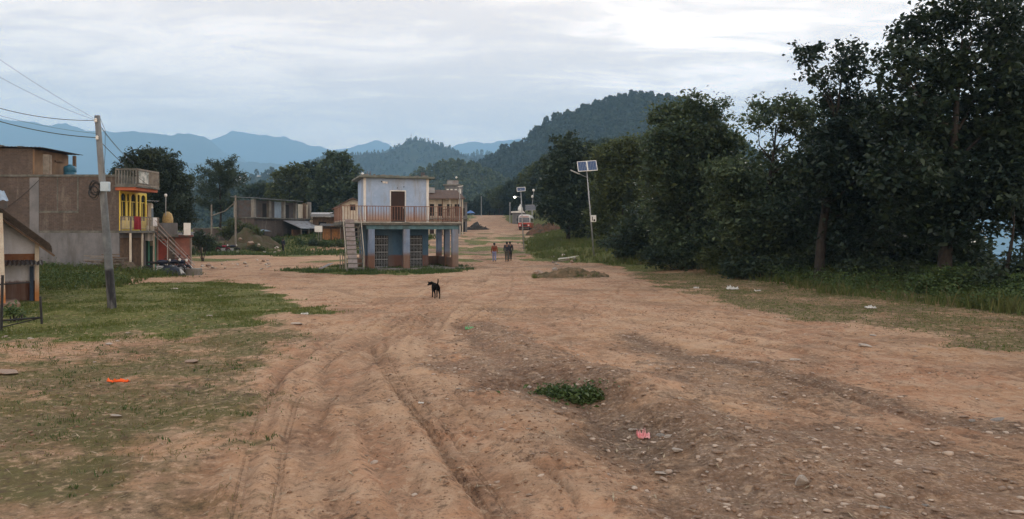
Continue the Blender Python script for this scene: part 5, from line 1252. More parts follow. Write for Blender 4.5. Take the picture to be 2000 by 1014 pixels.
wire(A(236), P(-160, 150, 24), .38, .011, 'upper thick wire sagging left from the pole top')
wire(A(270), P(-160, 178, 24), .30, .014, 'lower thickest wire leaving the pole to the left')
wire(A(234), P(-160, 0, 21), .15, .0045, 'thin wire rising steeply left from the pole top')
wire(A(236), P(-160, 50, 21), .25, .0045, 'second thin wire rising left below the steepest one')
wire(A(262), P(-160, 170, 26), .25, .005, 'faint wire between the two thick wires on the left')
wire(A(236), P(262, 318, 45.2), .15, .011, 'wire running from the pole top down to the roof terrace')
wire(A(272), P(308, 374, 48.2), .15, .013, 'dark wire slanting right from the pole across the parapet')
wire(A(240), P(320, 352, 49), .5, .005, 'thin wire from the pole to the small lamp pole')
wire(P(76, 352, 44.97), P(-40, 436, 44.9), .25, .012, 'cable drooping down across the brick wall')

# ---------------------------------------------------------------- iron frame at the left edge
fx, fy = G0(28, 652)
T = thing('iron_frame', 'low rusty iron pipe frame standing at the left edge', 'frame', (fx, fy, Z(fx, fy)))
k = fy / F
def fp(px, py, dy=0.0): return Vector(((px - 28) * k, dy, (652 - py) * k))
MB().tube([fp(2, 656), fp(5, 540)], .035, 7).build('post', BLACKM, T); MB().tube([fp(58, 640, .5), fp(55, 585, .5)], .03, 7).build('post', BLACKM, T)
MB().tube([fp(-30, 629, -.1), fp(2, 629), fp(57, 627, .5)], .025, 6).build('crossbar', BLACKM, T); MB().tube([fp(-30, 560, -.1), fp(42, 556, .35)], .02, 6).build('crossbar', BLACKM, T); MB().tube([fp(3, 642), fp(55, 628, .5)], .015, 6).build('brace', BLACKM, T)

# ---------------------------------------------------------------- timber posts by the lane
for px, Y, h, lab in ((413, 97, 5.2, 'left timber post of the pair by the grey house'), (460, 92, 6.6, 'tall timber post right of the pair by the grey house')):
    x = X(px, Y); o = MB().tube([(0, 0, -.3), (.03, 0, h * .5), (0, 0, h)], [.14, .12, .10], 8).build('timber_post', WOODG); o.location = (x, Y, Z(x, Y)); tag(o, lab, 'post')
o = MB().tube([P(461, 394, 92), P(440, 412, 94), P(412, 422, 97)], .07, 6).build('slanting_pole', WOODG); tag(o, 'slanting pole tied between the two timber posts', 'pole')
x, Y = X(622, 98), 98; s = sign('notice_board', 'small white notice board on a stake before the tin shed', x, Y, Z(x, Y) + 2.0, 1.0, .8, 0, WHITEP); MB().bar((0, .03, -2.2), (0, .03, .2), .07).build('stake', WOODG, s)

# ---------------------------------------------------------------- solar street lamps
def solar_lamp(label, px, py, top_py, Y, lean, panel_w, panel_h, npan, lit, boxpy=None, arm=(-1.2, .35), group='solar street lamps', tilt=55):
    x = X(px, Y); z = Z(x, Y); k = Y / F; h = (HZ - top_py) * k + CAM_H - z; tp = Vector((lean * k, 0, h))
    T = thing('solar_lamp', label, 'street lamp', (x, Y, z), 0, group)
    MB().tube([tp * -.03, tp * .5, tp], [.075, .06, .045], 10).build('pole', STEEL, T, sm=True)
    M = Matrix.Translation(tp + Vector((panel_w * .05, 0, -panel_h * .1))) @ Matrix.Rotation(R(-4), 4, 'Y') @ Matrix.Rotation(R(tilt), 4, 'X')
    pw = panel_w / npan
    for i in range(npan):
        a = -panel_w / 2 + pw * i + .01; b = a + pw - .02
        pn = MB().box(a, b, -panel_h / 2, panel_h / 2, -.02, .015, M).build('solar_panel', SOLAR, T)
        mb = MB(); f = .045
        for q in ((a, b, -panel_h / 2 - .005, -panel_h / 2 + f), (a, b, panel_h / 2 - f, panel_h / 2 + .005), (a - .005, a + f, -panel_h / 2 + f, panel_h / 2 - f), (b - f, b + .005, -panel_h / 2 + f, panel_h / 2 - f)): mb.box(*q, -.03, .03, M)
        mb.build('panel_frame', WHITEP, pn)
        mb = MB(); n = 6
        for j in range(1, n): u = a + (b - a) * j / n; mb.box(u - .006, u + .006, -panel_h / 2 + f, panel_h / 2 - f, .016, .02, M)
        mb.build('cell_line', STEEL, pn)
    MB().bar(tp * .93, tp + Vector((0, .12, .0)), .07).build('panel_mount', STEEL, T)
    r0 = tp * .86; e = r0 + Vector((arm[0] * .45, -.15, arm[1] * .45)); e2 = r0 + Vector((arm[0], -.35, arm[1]))
    MB().tube([r0, e], .025, 6).build('arm', STEEL, T)
    hd = MB().bar(e, e2, .20, .07).build('lamp_head', mat('grey lamp case', (.42, .44, .45), (.36, .38, .39), 3, .5), T, bevel=.02)
    if lit:
        MB().lathe([(.04, 0), (.11, .03), (.14, .10), (.09, .17), (.03, .2)], 12, Matrix.Translation(e2 - Vector((0, .02, .22)))).build('lamp_glow', mat('lit lamp', (1, .97, .85), None, 1, .5, emit=((1, .95, .78), 9)), hd)
    else:
        M2 = Matrix.Translation(Vector((0, 0, -.045)))
        MB().bar(e.lerp(e2, .15) + Vector((0, 0, -.045)), e2.lerp(e, .08) + Vector((0, 0, -.045)), .14, .02).build('lens', mat('lamp lens', (.6, .62, .62), None, 2, .3), hd)
    if boxpy:
        t = (py - boxpy) / (py - top_py); c = tp * t
        bo = MB().box(-.02, .44, -.34, -.06, -.28, .30, Matrix.Translation(c)).build('battery_box', WHITEP, T, bevel=.03)
        MB().box(.07, .13, -.355, -.342, -.16, .18, Matrix.Translation(c)).box(.2, .34, -.352, -.342, -.22, -.05, Matrix.Translation(c)).build('box_black_strip', BLACKM, bo)  # thin black plates on the box front
        MB().bar(c + Vector((-.08, -.09, -.05)), c + Vector((.1, -.09, -.05)), .03).build('box_clamp', STEEL, T)
    return T
solar_lamp('tall leaning solar street lamp with two panels and a white battery box', 1160, 490, 322, 66, -15, 1.70, 1.12, 2, False, 422, (-1.5, .62))
solar_lamp('lit solar street lamp standing near the bus', 1023, 466, 369, 89, -6, 1.02, .55, 1, True, None, (-.75, .12), tilt=62)
x, Y = X(1040, 158), 158
T = thing('solar_board', 'long solar panel board on a post behind the bus', 'solar panel', (x, Y, Z(x, Y)))
MB().bar((0, .05, -.3), (0, .05, 4.6), .12).build('post', STEEL, T); pn = MB().box(-1.3, 1.3, -.05, .03, 3.7, 4.7, Matrix.Rotation(R(-2), 4, 'Y')).build('solar_panel', mat('dull grey panel', (.16, .18, .22), (.12, .14, .18), 3, .4), T)
MB().box(-1.34, 1.34, -.06, .04, 4.7, 4.78, Matrix.Rotation(R(-2), 4, 'Y')).box(-1.34, 1.34, -.06, .04, 3.62, 3.7, Matrix.Rotation(R(-2), 4, 'Y')).build('panel_frame', STEEL, pn)
x, Y = X(1038, 165), 165; T = thing('twin_lamp_post', 'thin post with two small white lamps above the bus', 'street lamp', (x, Y, Z(x, Y)))
MB().tube([(0, 0, -.3), (.1, 0, 4), (.55, 0, 8.1)], .05, 6).build('pole', STEEL, T)
for p in ((.45, -.1, 7.5), (.2, -.1, 6.1)): MB().lathe([(.05, 0), (.24, .12), (.26, .42), (.08, .6)], 8, Matrix.Translation(p)).build('lamp', WHITEP, T)
for px, Y, h, lab in ((940, 235, 6.2, 'thin grey pole on the far crest of the road'), (996, 180, 5.0, 'thin grey pole beside the small white shrine')):
    x = X(px, Y); T = thing('slim_pole', lab, 'pole', (x, Y, Z(x, Y))); MB().tube([(0, 0, -.3), (0, 0, h)], [.11, .08], 8).build('pole', STEEL, T); MB().box(-.14, .14, -.1, .1, h - .25, h - .05).build('cap', STEEL, T)
x, Y = X(898, 122), 122; T = thing('street_lamp', 'street lamp with pale head beside the cream row house', 'street lamp', (x, Y, Z(x, Y)))
MB().tube([(0, 0, -.3), (0, 0, 8.0)], [.09, .06], 8).build('pole', STEEL, T); MB().bar((-.3, -.1, 8.0), (.55, -.1, 8.15), .22, .1).build('lamp_head', WHITEP, T)

# ---------------------------------------------------------------- shrine, bus, parasol, heap on the far road
x, Y = X(1014, 178), 178
T = thing('shrine', 'small white roadside shrine with curved roof behind the bus', 'shrine', (x, Y, Z(x, Y)))
MB().box(-1.6, 1.6, 0, 2.6, -.5, 2.6).build('wall', CONCG, T); MB().prism([(-1.9, -.4, 2.6), (1.4, -.4, 2.6), (.9, -.4, 3.1), (.4, -.4, 3.3), (-.4, -.4, 3.0), (-1.9, -.4, 2.9)], (0, 3.2, 0)).build('roof', WHITEP, T)
MB().lathe([(.55, 0), (.6, .3), (.45, .8), (.18, 1.15), (.05, 1.5)], 12, Matrix.Translation((.3, .8, 3.2))).build('dome', WHITEP, T, sm=True); MB().box(-.4, .4, -.03, .02, 0, 1.9).build('doorway', DARK, T)

x, Y = X(1024, 147), 147
T = thing('bus', 'red and white bus facing down the road at the verge', 'bus', (x, Y, Z(x, Y)), R(-6))
bw_, bh_, bl_ = 1.16, 3.0, 8.5
BR = mat('bus red paint', (.42, .05, .04), (.36, .045, .035), 2, .35, stain=(.3, .16, .1), samt=.3); BW = mat('bus white paint', (.70, .71, .73), (.62, .63, .65), 2, .35)
pr = [(-bw_, 1.45), (-bw_, 2.5), (-bw_ + .12, 2.85), (-bw_ + .4, bh_), (bw_ - .4, bh_), (bw_ - .12, 2.85), (bw_, 2.5), (bw_, 1.45)]
MB().prism([(a, 0, z) for a, z in pr], (0, bl_, 0)).build('upper_body', BW, T, bevel=.08)
MB().box(-bw_, bw_, -.02, bl_, .5, 1.447).build('lower_body', BR, T, bevel=.06)
g = MB().box(-1.0, 1.0, -.035, .02, 1.55, 2.45).build('windscreen', mat('blue tinted glass', (.03, .05, .09), (.04, .07, .12), 1, .1, spec=.6), T)
MB().box(-.02, .02, -.05, -.036, 1.55, 2.45).build('centre_bar', BLACKM, g)
MB().box(-.85, .85, -.05, .02, 2.52, 2.76).build('destination_board', mat('board cream', (.55, .45, .42), (.40, .2, .22), 8, .6), T)
MB().box(-1.1, 1.1, -.14, -.02, .42, .70).build('bumper', BLACKM, T, bevel=.03); MB().box(-.55, .55, -.045, -.021, .8, 1.15).build('grille', BLACKM, T)
for s in (-1, 1):
    MB().lathe([(.14, 0), (.15, .04), (.09, .07)], 12, Matrix.Translation((s * .85, -.02, .95)) @ Matrix.Rotation(R(90), 4, 'X')).build('headlight', WHITEP, T)
    m_ = MB().bar((s * 1.1, -.02, 2.3), (s * 1.38, -.3, 2.25), .04).build('mirror_arm', BLACKM, T); MB().box(s * 1.38 - .08, s * 1.38 + .08, -.34, -.26, 1.85, 2.3).build('mirror', BLACKM, m_)
    for v in (1.6, 6.4):
        w_ = MB().lathe([(.30, -.14), (.46, -.14), (.48, -.08), (.48, .08), (.46, .14), (.30, .14)], 18, Matrix.Translation((s * .98, v, .48)) @ Matrix.Rotation(R(90), 4, 'Y')).build('wheel', BLACKM, T)
    for j in range(6): MB().box(s * bw_ - .02, s * bw_ + .02, .6 + j * 1.25, 1.65 + j * 1.25, 1.6, 2.35).build('side_window', GLASS, T)
MB().box(-.8, .8, 1, 6, bh_ + .02, bh_ + .08).build('roof_rack', STEEL, T)

x, Y = X(919, 190), 190
T = thing('parasol', 'blue parasol open beside the houses on the far road', 'parasol', (x, Y, Z(x, Y))); mb = MB()
MB().tube([(0, 0, -.2), (0, 0, 2.9)], .03, 6).build('pole', STEEL, T); MB().lathe([(1.15, 2.15), (1.1, 2.2), (.6, 2.6), (.05, 2.85)], 10).build('canopy', mat('blue parasol cloth', (.10, .20, .45), (.08, .17, .38), 2, .8), T)
x, Y = X(931, 150), 150
T = thing('rubble_heap', 'dark heap of stacked stones and timber left of the far road', 'heap', (x, Y, Z(x, Y))); rr = random.Random(11)
heap_mesh('mound', 2.3, 1.4, 1.0, 3, mat('dark rubble', (.055, .05, .045), (.035, .032, .03), 5, .95, .05), T)
for k in range(26):
    a = rr.uniform(0, 6.28); t = rr.uniform(.2, 1); c = Vector((2.2 * t * math.cos(a), -abs(1.4 * t * math.sin(a)), 1.0 * (1 - t) + .1)); d_ = Vector((rr.uniform(-.8, .8), rr.uniform(-.3, .1), rr.uniform(-.2, .4)))
    MB().bar(c - d_, c + d_, rr.uniform(.08, .2), .1).build('beam', [WOODG, CONCD, WOOD][k % 3], T)

# ---------------------------------------------------------------- motorcycles
def motorcycle(label, loc, rz, tank_m, group):
    T = thing('motorcycle', label, 'motorcycle', loc, rz, group)
    for y in (-.66, .66):
        w_ = MB().tube([(0, y + .27 * math.cos(a), .31 + .27 * math.sin(a)) for a in np.linspace(0, 2 * math.pi, 25)], .05, 6, False).build('wheel', BLACKM, T, sm=True)
        mb = MB()
        for a in np.linspace(0, math.pi, 6)[:-1]: mb.bar((0, y - .24 * math.cos(a), .31 - .24 * math.sin(a)), (0, y + .24 * math.cos(a), .31 + .24 * math.sin(a)), .012)
        mb.lathe([(.05, -.05), (.05, .05)], 10, Matrix.Translation((0, y, .31)) @ Matrix.Rotation(R(90), 4, 'Y')); mb.build('spokes', STEEL, w_)
        MB().tube([(0, y + .34 * math.cos(a), .31 + .34 * math.sin(a)) for a in np.linspace(.5, 2.6, 8)], .045, 5).build('mudguard', tank_m, T)
    MB().tube([(0, -.66, .31), (0, -.5, .62), (0, -.42, .95)], .03, 6).tube([(0, -.45, .85), (0, 0, .72), (0, .4, .75), (0, .66, .31)], .03, 6).tube([(0, -.42, .8), (0, -.2, .3), (0, .3, .3), (0, .66, .31)], .025, 6).build('frame', BLACKM, T)
    MB().lathe([(.06, -.3), (.13, -.2), (.15, 0), (.11, .22), (.05, .3)], 10, Matrix.Translation((0, -.14, .84)) @ Matrix.Rotation(R(90), 4, 'X')).build('tank', tank_m, T, sm=True)
    MB().box(-.12, .12, .1, .75, .78, .88).build('seat', BLACKM, T, bevel=.04); MB().box(-.13, .13, -.22, .2, .3, .62).build('engine', STEEL, T, bevel=.04)
    MB().tube([(-.36, -.25, 1.05), (-.2, -.38, 1.05), (.2, -.38, 1.05), (.36, -.25, 1.05)], .016, 6).build('handlebar', BLACKM, T)
    hl = MB().lathe([(.05, -.06), (.09, .0), (.085, .04), (.02, .06)], 10, Matrix.Translation((0, -.56, .95)) @ Matrix.Rotation(R(90), 4, 'X')).build('headlight', WHITEP, T)
    MB().tube([(.1, -.1, .3), (.14, .3, .26), (.15, .8, .34)], [.03, .035, .05], 7).build('exhaust', STEEL, T)
    for s in (-1, 1): MB().tube([(s * .26, -.32, 1.06), (s * .32, -.34, 1.2)], .008, 4).lathe([(.05, 0), (.055, .02)], 8, Matrix.Translation((s * .33, -.34, 1.22)) @ Matrix.Rotation(R(90), 4, 'X')).build('mirror', BLACKM, T)
    return T
MKR = mat('motorcycle red', (.26, .015, .04), (.2, .012, .03), 3, .3); MKB = mat('motorcycle dark blue', (.012, .016, .035), (.01, .012, .025), 3, .3)
MG = 'motorcycles parked along the left houses'
for lab, px, py_, Y, rz, m_ in (('red motorcycle parked under the timber posts', 436, 500, 86, R(75), MKR), ('dark motorcycle beside the red one', 452, 500, 86.8, R(105), MKB), ('dark motorcycle parked at the foot of the annex stair', 335, 530, 46.6, R(78), MKB), ('dark motorcycle before the sea green doorway', 312, 530, 46.3, R(110), MKB), ('dark motorcycle half hidden behind the front pair by the annex', 350, 530, 47.2, R(70), MKB)):
    x = X(px, Y); motorcycle(lab, (x, Y, Z(x, Y)), rz, m_, MG)
x, Y = -21.3, 47.2; o = MB().box(-.6, 1.0, -.4, .4, -.3, .42).build('concrete_block', CONC, bevel=.05); o.location = (x + .9, Y, Z(x, Y)); tag(o, 'concrete step block at the foot of the annex stair', 'block')
x, Y = X(338, 46.0), 45.7
o = heap_mesh('rubble_heap', 1.5, .9, .85, 12, mat('brown rubble', (.15, .11, .08), (.09, .07, .05), 5, .95, .05)); o.location = (-22.9, 43.5, Z(-22.9, 43.5) - .05); tag(o, 'brown rubble heap under the planks at the corner of the brick house', 'heap')
t = thing('covered_load', 'dark blue tarpaulin thrown over a load by the motorcycles', 'tarpaulin', (x, Y, Z(x, Y)))
mb = MB(); n, m2 = 14, 8; rg = np.random.default_rng(4)
for j in range(m2 + 1):
    for i in range(n + 1):
        u, v = i / n * 2 - 1, j / m2 * 2 - 1; h = .62 * max(0, 1 - abs(u) ** 3) * max(0, 1 - v * v) ** .5 + .05 * rg.normal() * (1 - u * u); mb.v.append((u * .85 + .03 * rg.normal(), v * .45, h - .05))
for j in range(m2):
    for i in range(n): b_ = j * (n + 1) + i; mb.f.append([b_, b_ + 1, b_ + n + 2, b_ + n + 1])
o = mb.build('tarpaulin', mat('dark blue tarpaulin', (.014, .018, .032), (.01, .012, .02), 2, .45), t, sm=True); md = o.modifiers.new('thick', 'SOLIDIFY'); md.thickness = .02

# ---------------------------------------------------------------- people and the dog: continuous skinned bodies
def skinned(name, pts, edges, m, parent, root=0, sub=2):
    """pts: name -> (x,y,z,r[,ry]); edges between names"""
    keys = list(pts); ix = {k: i for i, k in enumerate(keys)}
    me = bpy.data.meshes.new(name); me.from_pydata([pts[k][:3] for k in keys], [(ix[a], ix[b]) for a, b in edges], []); me.update()
    o = link(name, me, m, parent); sk = o.modifiers.new('skin', 'SKIN'); sk.use_smooth_shade = True
    for i, k in enumerate(keys):
        q = pts[k]; d = me.skin_vertices[0].data[i]; d.radius = (q[3], q[4] if len(q) > 4 else q[3]); d.use_root = (i == root)
    ss_ = o.modifiers.new('smooth', 'SUBSURF'); ss_.levels = sub; ss_.render_levels = sub
    return o
SKIN = mat('brown skin', (.16, .085, .055), (.13, .07, .045), 6, .6); HAIR = mat('black hair', (.012, .011, .011), (.02, .018, .017), 20, .7)
def chain(*ks): return list(zip(ks[:-1], ks[1:]))
def person(label, loc, rz, shirt, trousers, shoe, stride=.16, h=1.68, bend=(0, 0), sleeve=True, arms=(.08, -.12), group='people walking up the road', standing=False):
    """figure facing +y"""
    T = thing('person', label, 'person', loc, rz, group); s = h / 1.70
    st = stride
    J = dict(pel=(0, 0, .94, .13, .10), sp=(0, .01, 1.10, .125, .095), ch=(0, .0, 1.30, .155, .10), nk=(0, .01, 1.46, .06), hd0=(0, .03, 1.56, .075, .085), hd1=(0, .035, 1.64, .08, .092), hd2=(0, .02, 1.69, .05, .06))
    E = chain('pel', 'sp', 'ch', 'nk', 'hd0', 'hd1', 'hd2')
    for sd, d, ar in (('l', 1, arms[0]), ('r', -1, arms[1])):
        f = d * st
        J.update({sd + 'hip': (d * -.09, 0, .88, .095), sd + 'kn': (d * -.095, f * .55 + .03, .48, .062), sd + 'an': (d * -.095, f * 1.0 - (.06 if f < 0 else 0), .09 + (.05 if f < 0 else 0), .042), sd + 'to': (d * -.105, f * 1.0 + .13, .04, .035),
                  sd + 'sh': (d * -.19, 0, 1.40, .062), sd + 'el': (d * -.245, ar * .4 - .03, 1.13, .045), sd + 'wr': (d * -.25, ar + .04, .89, .030), sd + 'pa': (d * -.25, ar + .06, .82, .032, .018)})
        E += chain('pel', sd + 'hip', sd + 'kn', sd + 'an', sd + 'to') + chain('ch', sd + 'sh', sd + 'el', sd + 'wr', sd + 'pa')
        for i in range(4):
            yy = ar + .06 + .022 * (i - 1.5); L = (.075, .085, .08, .06)[i]
            J[f'{sd}f{i}a'] = (d * -.252, yy + .004, .775, .0095); J[f'{sd}f{i}b'] = (d * -.246, yy + .012, .775 - L * .6, .0085); J[f'{sd}f{i}c'] = (d * -.238, yy + .022, .775 - L, .007)
            E += chain(sd + 'pa', f'{sd}f{i}a', f'{sd}f{i}b', f'{sd}f{i}c')
        J[sd + 'tha'] = (d * -.245, ar + .11, .81, .010); J[sd + 'thb'] = (d * -.238, ar + .125, .77, .0085); E += chain(sd + 'pa', sd + 'tha', sd + 'thb')
    J = {k: (v[0] * s, v[1] * s, v[2] * s, *[q * s for q in v[3:]]) for k, v in J.items()}
    body = skinned('body', J, E, SKIN, T)
    g = lambda k, dr=1.0, **kw: tuple([J[k][0] + kw.get('dx', 0), J[k][1] + kw.get('dy', 0), J[k][2] + kw.get('dz', 0)] + [q * dr for q in J[k][3:]])
    K = dict(hem=(0, 0, .86 * s, .165 * s, .13 * s), sp=g('sp', 1.25), ch=g('ch', 1.18), nk=(0, .005, 1.44 * s, .075 * s))
    EE = chain('hem', 'sp', 'ch', 'nk')
    for sd in 'lr':
        K.update({sd + 'sh': g(sd + 'sh', 1.25), sd + 'el': g(sd + 'el', 1.4), sd + 'wr': g(sd + 'wr', 1.5, dz=.02)}); EE += chain('ch', sd + 'sh', sd + 'el', sd + 'wr')
    skinned('jacket', K, EE, shirt, T)
    K = dict(pel=g('pel', 1.1)); EE = []
    for sd in 'lr': K.update({sd + 'hip': g(sd + 'hip', 1.15), sd + 'kn': g(sd + 'kn', 1.3), sd + 'an': g(sd + 'an', 1.55, dz=.02)}); EE += chain('pel', sd + 'hip', sd + 'kn', sd + 'an')
    skinned('trousers', K, EE, trousers, T)
    for sd in 'lr':
        a, b = J[sd + 'an'], J[sd + 'to']; skinned('shoe', dict(h=(a[0], a[1] - .05, b[2] + .0, .045, .04), m=(a[0], (a[1] + b[1]) / 2, b[2] + .01, .05, .045), t=(b[0], b[1] + .03, b[2] - .005, .042, .03)), chain('h', 'm', 't'), shoe, T)
    c = Vector(J['hd1'][:3]); mb = MB()
    mb.lathe([(.06, -.10), (.092, -.06), (.102, 0), (.098, .04), (.075, .085), (.03, .105)], 14, Matrix.Translation(c + Vector((0, -.018, .0))) @ Matrix.Scale(1.08, 4, (0, 1, 0))); mb.build('hair', HAIR, T, sm=True)
    f = c + Vector((0, .10, -.02))      # face: nose, mouth, eyes; ears at the sides
    MB().prism([(f.x - .012, f.y - .01, f.z - .02), (f.x + .012, f.y - .01, f.z - .02), (f.x, f.y - .01, f.z + .025)], (0, .028, -.008)).build('nose', SKIN, T)
    MB().box(f.x - .022, f.x + .022, f.y - .03, f.y - .006, f.z - .05, f.z - .042).build('mouth', mat('lips', (.12, .05, .045), None, 3, .6), T)
    for d in (-1, 1):
        MB().lathe([(.004, -.008), (.009, 0), (.004, .008)], 8, Matrix.Translation((f.x + d * .03, f.y - .012, f.z + .02))).build('eye', BLACKM, T); MB().lathe([(.008, -.03), (.02, -.01), (.022, .01), (.01, .028)], 8, Matrix.Translation((c.x + d * .088, c.y, c.z - .02))).build('ear', SKIN, T)
    return T
CL1 = mat('rust orange jacket', (.24, .062, .030), (.16, .04, .022), 4, .85); CL2 = mat('lilac blue trousers', (.24, .26, .42), (.18, .2, .34), 4, .85)
CL3 = mat('dark slate jacket', (.035, .040, .055), (.022, .026, .036), 4, .85); CL4 = mat('dark navy jacket', (.012, .016, .026), (.010, .012, .018), 4, .85)
CL5 = mat('grey green trousers', (.085, .085, .072), (.06, .06, .05), 4, .85); CL6 = mat('black trousers', (.012, .012, .014), (.016, .016, .018), 4, .85); SHOE = mat('dark shoe', (.035, .018, .014), (.025, .014, .012), 6, .6)
for lab, px, py_, sh, tr_, st_, rz in (('person in a rust orange jacket and lilac trousers walking up the road', 965.5, 514, CL1, CL2, .14, 3), ('person in a slate jacket and grey green trousers walking beside another', 990, 516, CL3, CL5, .18, -3), ('person in a dark navy jacket and black trousers at the right of the three walkers', 996, 513, CL4, CL6, -.22, 2)):
    Y = 66.0 if py_ == 514 else (65.0 if py_ == 516 else 66.8); x = X(px, Y); person(lab, (x, Y, Z(x, Y)), R(rz), sh, tr_, SHOE, st_, 1.66 if sh is CL1 else 1.70)
x, Y = X(553, 91), 91; person('person in dark clothes standing by the lane before the tin shed', (x, Y, Z(x, Y)), R(160), CL4, CL6, SHOE, .03, 1.62, group='people by the shops')

dx_, dy_ = G0(851, 583); FUR = mat('black dog fur', (.004, .0035, .0035), (.007, .006, .0055), 14, .9, spec=.04); TAN = mat('tan dog legs', (.10, .05, .028), (.06, .03, .018), 9, .8)
DG = thing('dog', 'black dog with raised tail walking away across the dirt road', 'dog', (dx_, dy_, Z(dx_, dy_)), R(15))
# faces +y; hocks bend back, wrists straight, head lowered and turned left
DJ = dict(rump=(0, -.30, .50, .095, .10), loin=(0, -.10, .50, .085, .095), rib=(0, .12, .47, .105, .13), chest=(0, .27, .47, .10, .125), nk0=(-.03, .38, .54, .075), nk1=(-.08, .48, .57, .062), hd=(-.14, .55, .55, .068), mz=(-.20, .61, .50, .042), nose=(-.235, .65, .475, .026),
          t0=(.01, -.38, .56, .032), t1=(.02, -.43, .66, .026), t2=(.03, -.42, .76, .022), t3=(.02, -.36, .80, .014))
DE = chain('rump', 'loin', 'rib', 'chest', 'nk0', 'nk1', 'hd', 'mz', 'nose') + chain('rump', 't0', 't1', 't2', 't3')
for sd, d, hf, ff in (('l', -1, .03, .06), ('r', 1, -.08, -.06)):
    DJ.update({sd + 'th': (d * .075, -.30 + hf * .3, .42, .072), sd + 'kn': (d * .085, -.24 + hf, .31, .044), sd + 'hk': (d * .085, -.40 + hf, .17, .026), sd + 'hp': (d * .085, -.37 + hf, .03, .024), sd + 'ht': (d * .085, -.31 + hf, .018, .024),
               sd + 'so': (d * .08, .25, .38, .055), sd + 'eb': (d * .085, .20 + ff * .4, .27, .036), sd + 'wr': (d * .08, .24 + ff, .13, .024), sd + 'fp': (d * .08, .25 + ff, .03, .024), sd + 'ft': (d * .08, .30 + ff, .018, .024),
               sd + 'e0': (-.14 + d * .05 - .01, .53 + d * .03, .60, .022), sd + 'e1': (-.14 + d * .085 - .01, .52 + d * .05, .63, .016), sd + 'e2': (-.14 + d * .10, .53 + d * .05, .585, .010)})
    DE += chain('rump', sd + 'th', sd + 'kn', sd + 'hk', sd + 'hp', sd + 'ht') + chain('chest', sd + 'so', sd + 'eb', sd + 'wr', sd + 'fp', sd + 'ft') + chain('hd', sd + 'e0', sd + 'e1', sd + 'e2')
skinned('body', DJ, DE, FUR, DG)
DG.scale = (.98, .98, .98)

# ---------------------------------------------------------------- stones, litter, rubble
def rock_mesh(name, seed, flat=.6, sub=3):
    rg = np.random.default_rng(seed); bm = bmesh.new(); bmesh.ops.create_icosphere(bm, subdivisions=sub, radius=1)
    cuts = rg.normal(size=(15, 3)); cuts /= np.linalg.norm(cuts, axis=1, keepdims=True); dd = rg.uniform(.38, .80, 15)
    for v in bm.verts:
        p = np.array(v.co)
        for c_, d_ in zip(cuts, dd):
            q = p @ c_
            if q > d_: p = p - c_ * (q - d_) * .98
        n_ = mnoise.noise(Vector(p) * 1.7 + Vector((seed, 0, 0))) * .10
        v.co = Vector(p * (1 + n_)) * 1.0; v.co.z *= flat
    me = bpy.data.meshes.new(name); bm.to_mesh(me); bm.free(); return me
RM = [rock_mesh('stone', 200 + i, f) for i, f in enumerate((.75, .6, .45, .35, .28, .22))]
STM = [mat('stone pale', (.48, .41, .35), (.38, .32, .27), 7, .92, .015, stain=(.5, .45, .4), sscale=6, samt=.5), mat('stone brown', (.36, .26, .20), (.28, .20, .155), 7, .95, .015, stain=(.34, .28, .23), sscale=6, samt=.5), mat('stone grey', (.34, .31, .285), (.25, .23, .21), 7, .92, .015, stain=(.34, .31, .28), sscale=6, samt=.5)]
def stone(px, py, wpx, kind, m, label, group=None, rz=None, name='stone', cat='stone'):
    x, y = G0(px, py); s = wpx * y / F * .5
    me = RM[kind] if len(RM[kind].materials) == 0 else RM[kind].copy()
    if len(me.materials): me.materials.clear()
    me.materials.append(m); o = bpy.data.objects.new(name, me); COL.objects.link(o)
    o.location = (x, y, Z(x, y) + s * (.75, .6, .45, .35, .28, .22)[kind] * .45); o.scale = (s, s * .8, s); o.rotation_euler = (random.uniform(-.15, .15), random.uniform(-.15, .15), rz if rz is not None else random.uniform(-.4, .4))
    return tag(o, label, cat, group)
SGp = 'loose stones on the open ground'
